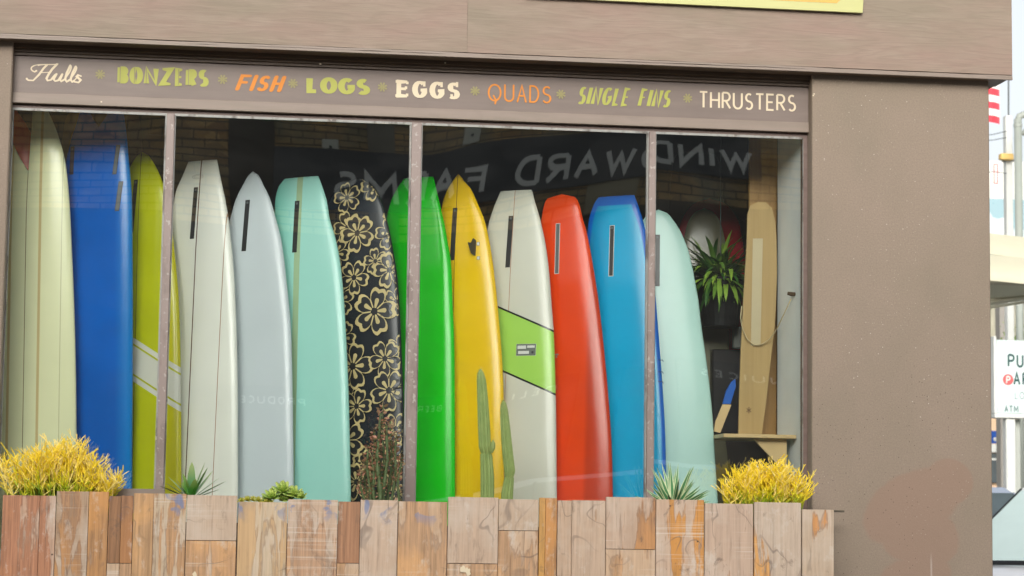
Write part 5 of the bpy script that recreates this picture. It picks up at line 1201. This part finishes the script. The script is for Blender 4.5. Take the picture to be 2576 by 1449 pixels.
# flag
fY = 15.0; e = thing('striped_flag', 'red and white striped flag end high beside the shop corner', 'flag', tuple(P(2500, 260, fY)))
fx0, fx1 = P(2440, 250, fY).x, P(2512, 250, fY).x; zt_ = P(2505, 205, fY).z; sh_ = (zt_ - P(2505, 281, fY).z) / 4.4
for k in range(6):
    mb = MB(); n = 14; vs = []
    for i in range(n + 1):
        x = fx0 + (fx1 - fx0) * i / n; y = fY + .03 * math.sin(i * .8); dz = -.02 * math.sin(i * .5) - .01 * i / n
        vs += [(x, y, zt_ - sh_ * (k + 1) + dz), (x, y, zt_ - sh_ * k + dz), (x, y + .004, zt_ - sh_ * (k + 1) + dz), (x, y + .004, zt_ - sh_ * k + dz)]
    fs = []
    for i in range(n): a, c = 4 * i, 4 * i + 4; fs += [(a, a + 1, c + 1, c), (a + 2, c + 2, c + 3, a + 3)]
    fs += [(4 * n, 4 * n + 1, 4 * n + 3, 4 * n + 2)]
    mb.add(vs, fs); mb.build('stripe', plain('flag_red', (226, 60, 74), .7) if k % 2 else M['white'], e)
b = MB(); b.tube([(fx0, fY, 0), (fx0, fY, zt_ + .2)], .03, 8); b.build('pole', M['white'], e)
# billboard with pale blue mural
wY = 20.0; a, c = P(2470, 600, wY), P(2700, 412, wY)
e = thing('billboard', 'white billboard with a washed pale blue painting', 'billboard', (a.x, wY, 0))
N = NT('mural_paint'); p = N.pos((1, 1, 1)); nn = N.noise(p, 1.5, 3, .5, .8); cc2 = N.mix(N.ramp(nn, .50, .56), lin((214, 220, 222)), lin((146, 176, 184))); cc2 = N.mix(N.ramp(N.noise(p, 3.1, 3), .60, .64), cc2, lin((92, 138, 152)))
N.set('Base Color', cc2); N.set('Roughness', .6)
b = MB(); b.box(a.x, c.x, wY, wY + .1, P(2500, 600, wY).z, P(2500, 500, wY).z); b.build('mural', N.m, e)
b = MB(); b.box(a.x, c.x, wY, wY + .1, P(2500, 499.5, wY).z, c.z); b.build('panel', M['white'], e)
b = MB(); q0, q1 = P(2500, 462, wY - .01), P(2511, 412, wY - .01)
ring_box(b, q0.x, q1.x, wY - .006, wY - .001, q0.z, q1.z, .015, .015, .015, .015)
b.build('red_outline', plain('outline_red', (214, 110, 110), .6), e)
b = MB(); b.box(a.x + .3, a.x + .5, wY + .11, wY + .3, 0, c.z); b.box(c.x - .5, c.x - .3, wY + .11, wY + .3, 0, c.z); b.build('leg', M['concrete'], e)
# canopy: curved pale fabric roof over the lot
aw = thing('fabric_canopy', 'pale beige fabric canopy stretched above the parking lot', 'canopy', (P(2540, 660, 12).x, 12, 0)); fab = plain('canopy_fabric', (196, 192, 168), .8, var=.06)
def fold(name, y0, y1, Y0, Y1, bulge, dl, m=fab):
    mb = MB(); n = 10; mm = 16; vs = []
    for i in range(n + 1):
        t = i / n
        for k in range(mm + 1):
            s_ = k / mm; px = 2440 + 330 * s_; py = y0 + (y1 - y0) * t + dl * (px - 2497) * (1 if not isinstance(dl, tuple) else 1)
            q = P(px, py, Y0 + (Y1 - Y0) * t - bulge * math.sin(PI * t)); vs.append(tuple(q))
    nn_ = len(vs); vs += [(v[0], v[1] + .02, v[2]) for v in vs]
    f1 = [(i * (mm + 1) + k, i * (mm + 1) + k + 1, (i + 1) * (mm + 1) + k + 1, (i + 1) * (mm + 1) + k) for i in range(n) for k in range(mm)]
    mb.add(vs, f1 + [tuple(x + nn_ for x in f[::-1]) for f in f1]); mb.build(name, m, aw, smooth=True, recalc=False)
fold('fabric_panel', 587, 640, 13.0, 12.6, .05, .12); fold('fabric_panel', 641, 706, 12.6, 12.2, .12, .10); fold('hanging_edge', 706, 716, 12.21, 12.30, .02, .03, plain('canopy_shade_cloth', (178, 170, 146), .8))
fold('fabric_panel', 716, 752, 12.5, 12.9, .02, -.08); fold('rolled_edge', 753, 768, 12.9, 12.95, .05, -.16, plain('canopy_roll', (186, 182, 160), .8)); fold('fabric_panel', 769, 776, 12.96, 13.0, .0, -.16)
for xx in (2600, 2760): b = MB(); q = P(xx, 780, 13.1); b.tube([(q.x, 13.1, 0), (q.x, 13.1, q.z)], .05, 10); b.build('pole', M['white'], aw)
# beige rough wall behind the signs, peach wall, kiosk
wl = thing('beige_building', 'beige rough-plastered building behind the parking sign', 'building', (P(2540, 900, 22).x, 22, 0))
q0, q1 = P(2440, 1044, 22), P(2800, 760, 22); bw_ = NT('beige_plaster'); v1_ = bw_.noise(bw_.pos((9, 1, 1.2)), 2, 4); bw_.set('Base Color', bw_.mix(bw_.ramp(v1_, .35, .7), lin((176, 172, 150)), lin((204, 200, 178)))); bw_.set('Roughness', .9)
b = MB(); b.box(q0.x, q1.x + 3, 22, 26, q0.z, q1.z + .5); b.build('upper_wall', bw_.m, wl)
b = MB(); b.box(q0.x, q1.x + 3, 22.02, 26, 0, q0.z - .002); b.build('peach_wall', plain('peach_paint', (226, 192, 158), .8), wl)
q = P(2498, 1200, 21.9); q2 = P(2521, 1140, 21.9)
b = MB(); b.box(q.x - .6, q2.x, 21.96, 22.018, P(2500, 1215, 22).z, q2.z, .004); ww = b.build('window', cgd, wl)
b = MB(); b.box(q.x - .6, q2.x, 21.94, 21.9585, P(2500, 1158, 22).z, P(2500, 1153, 22).z); b.box(q2.x - .06, q2.x - .02, 21.94, 21.9585, P(2500, 1214, 22).z, P(2500, 1159, 22).z); b.build('window_bar', M['white'], ww)
b = MB(); b.box(q.x - .7, q2.x + .02, 21.9, 21.955, P(2500, 1139, 22).z, P(2500, 1118, 22).z, .01); b.build('window_hood', M['white'], wl)
b = MB(); b.box(P(2556, 1100, 22).x, P(2640, 1100, 22).x, 21.9, 22.018, 0, P(2560, 1078, 22).z, .01); b.build('white_bay', M['white'], wl)
q, q2 = P(2480, 1115, 21), P(2518, 1084, 21)
bl = thing('blue_banner', 'small blue banner with white dots below the parking sign', 'banner', (q.x, 21, q.z)); b = MB(); b.box(q.x, q2.x, 21, 21.03, q.z, q2.z, .002); b.build('cloth', plain('banner_blue', (24, 84, 176), .6), bl)
for (px, py, r) in ((2504, 1105, .03), (2514, 1098, .022), (2516, 1090, .02)): q = P(px, py, 20.99); b = MB(); b.tube([(q.x, 20.994, q.z), (q.x, 20.999, q.z)], r, 10); b.build('white_dot', M['white'], bl)
# small tree tips above the sign
tr = thing('small_tree', 'small green tree showing above the parking sign', 'tree', (P(2590, 860, 18).x, 18, 0)); mb = MB(); rr = random.Random(12); c0 = P(2585, 868, 18)
for k in range(900):
    d = Vector((rr.gauss(0, .16), rr.gauss(0, .16), rr.gauss(0, .13))); o = c0 + d; a = Vector((rr.uniform(-1, 1), rr.uniform(-1, 1), rr.uniform(-1, 1))).normalized() * .03; b_ = Vector((rr.uniform(-1, 1), rr.uniform(-1, 1), rr.uniform(-1, 1))).normalized() * .02
    mb.add([o, o + a + b_, o + a * 2, o + a - b_], [(0, 1, 2, 3)])
mb.build('crown', plain('leaf_green', (110, 140, 50), .6, var=.4, vs=20), tr, recalc=False)
b = MB(); b.tube([(c0.x, 18, 0), (c0.x + .03, 18, c0.z * .6), (c0.x, 18, c0.z)], [.06, .045, .02], 8); b.build('trunk', plain('bark', (92, 76, 60), .9), tr)
# wires to the shop
wr_ = thing('overhead_wire', 'thin grey wires running behind the shop corner to the mast', 'wire', tuple(P(2500, 350, mY)))
for (y0, y1) in ((338, 330), (352, 346), (432, 436)):
    b = MB(); b.tube([P(2440, y0 + 6, mY - .02), P(2500, y0, mY - .02), P(2532, y1, mY - .02)], .006, 5); b.build('wire', M['grey'], wr_)
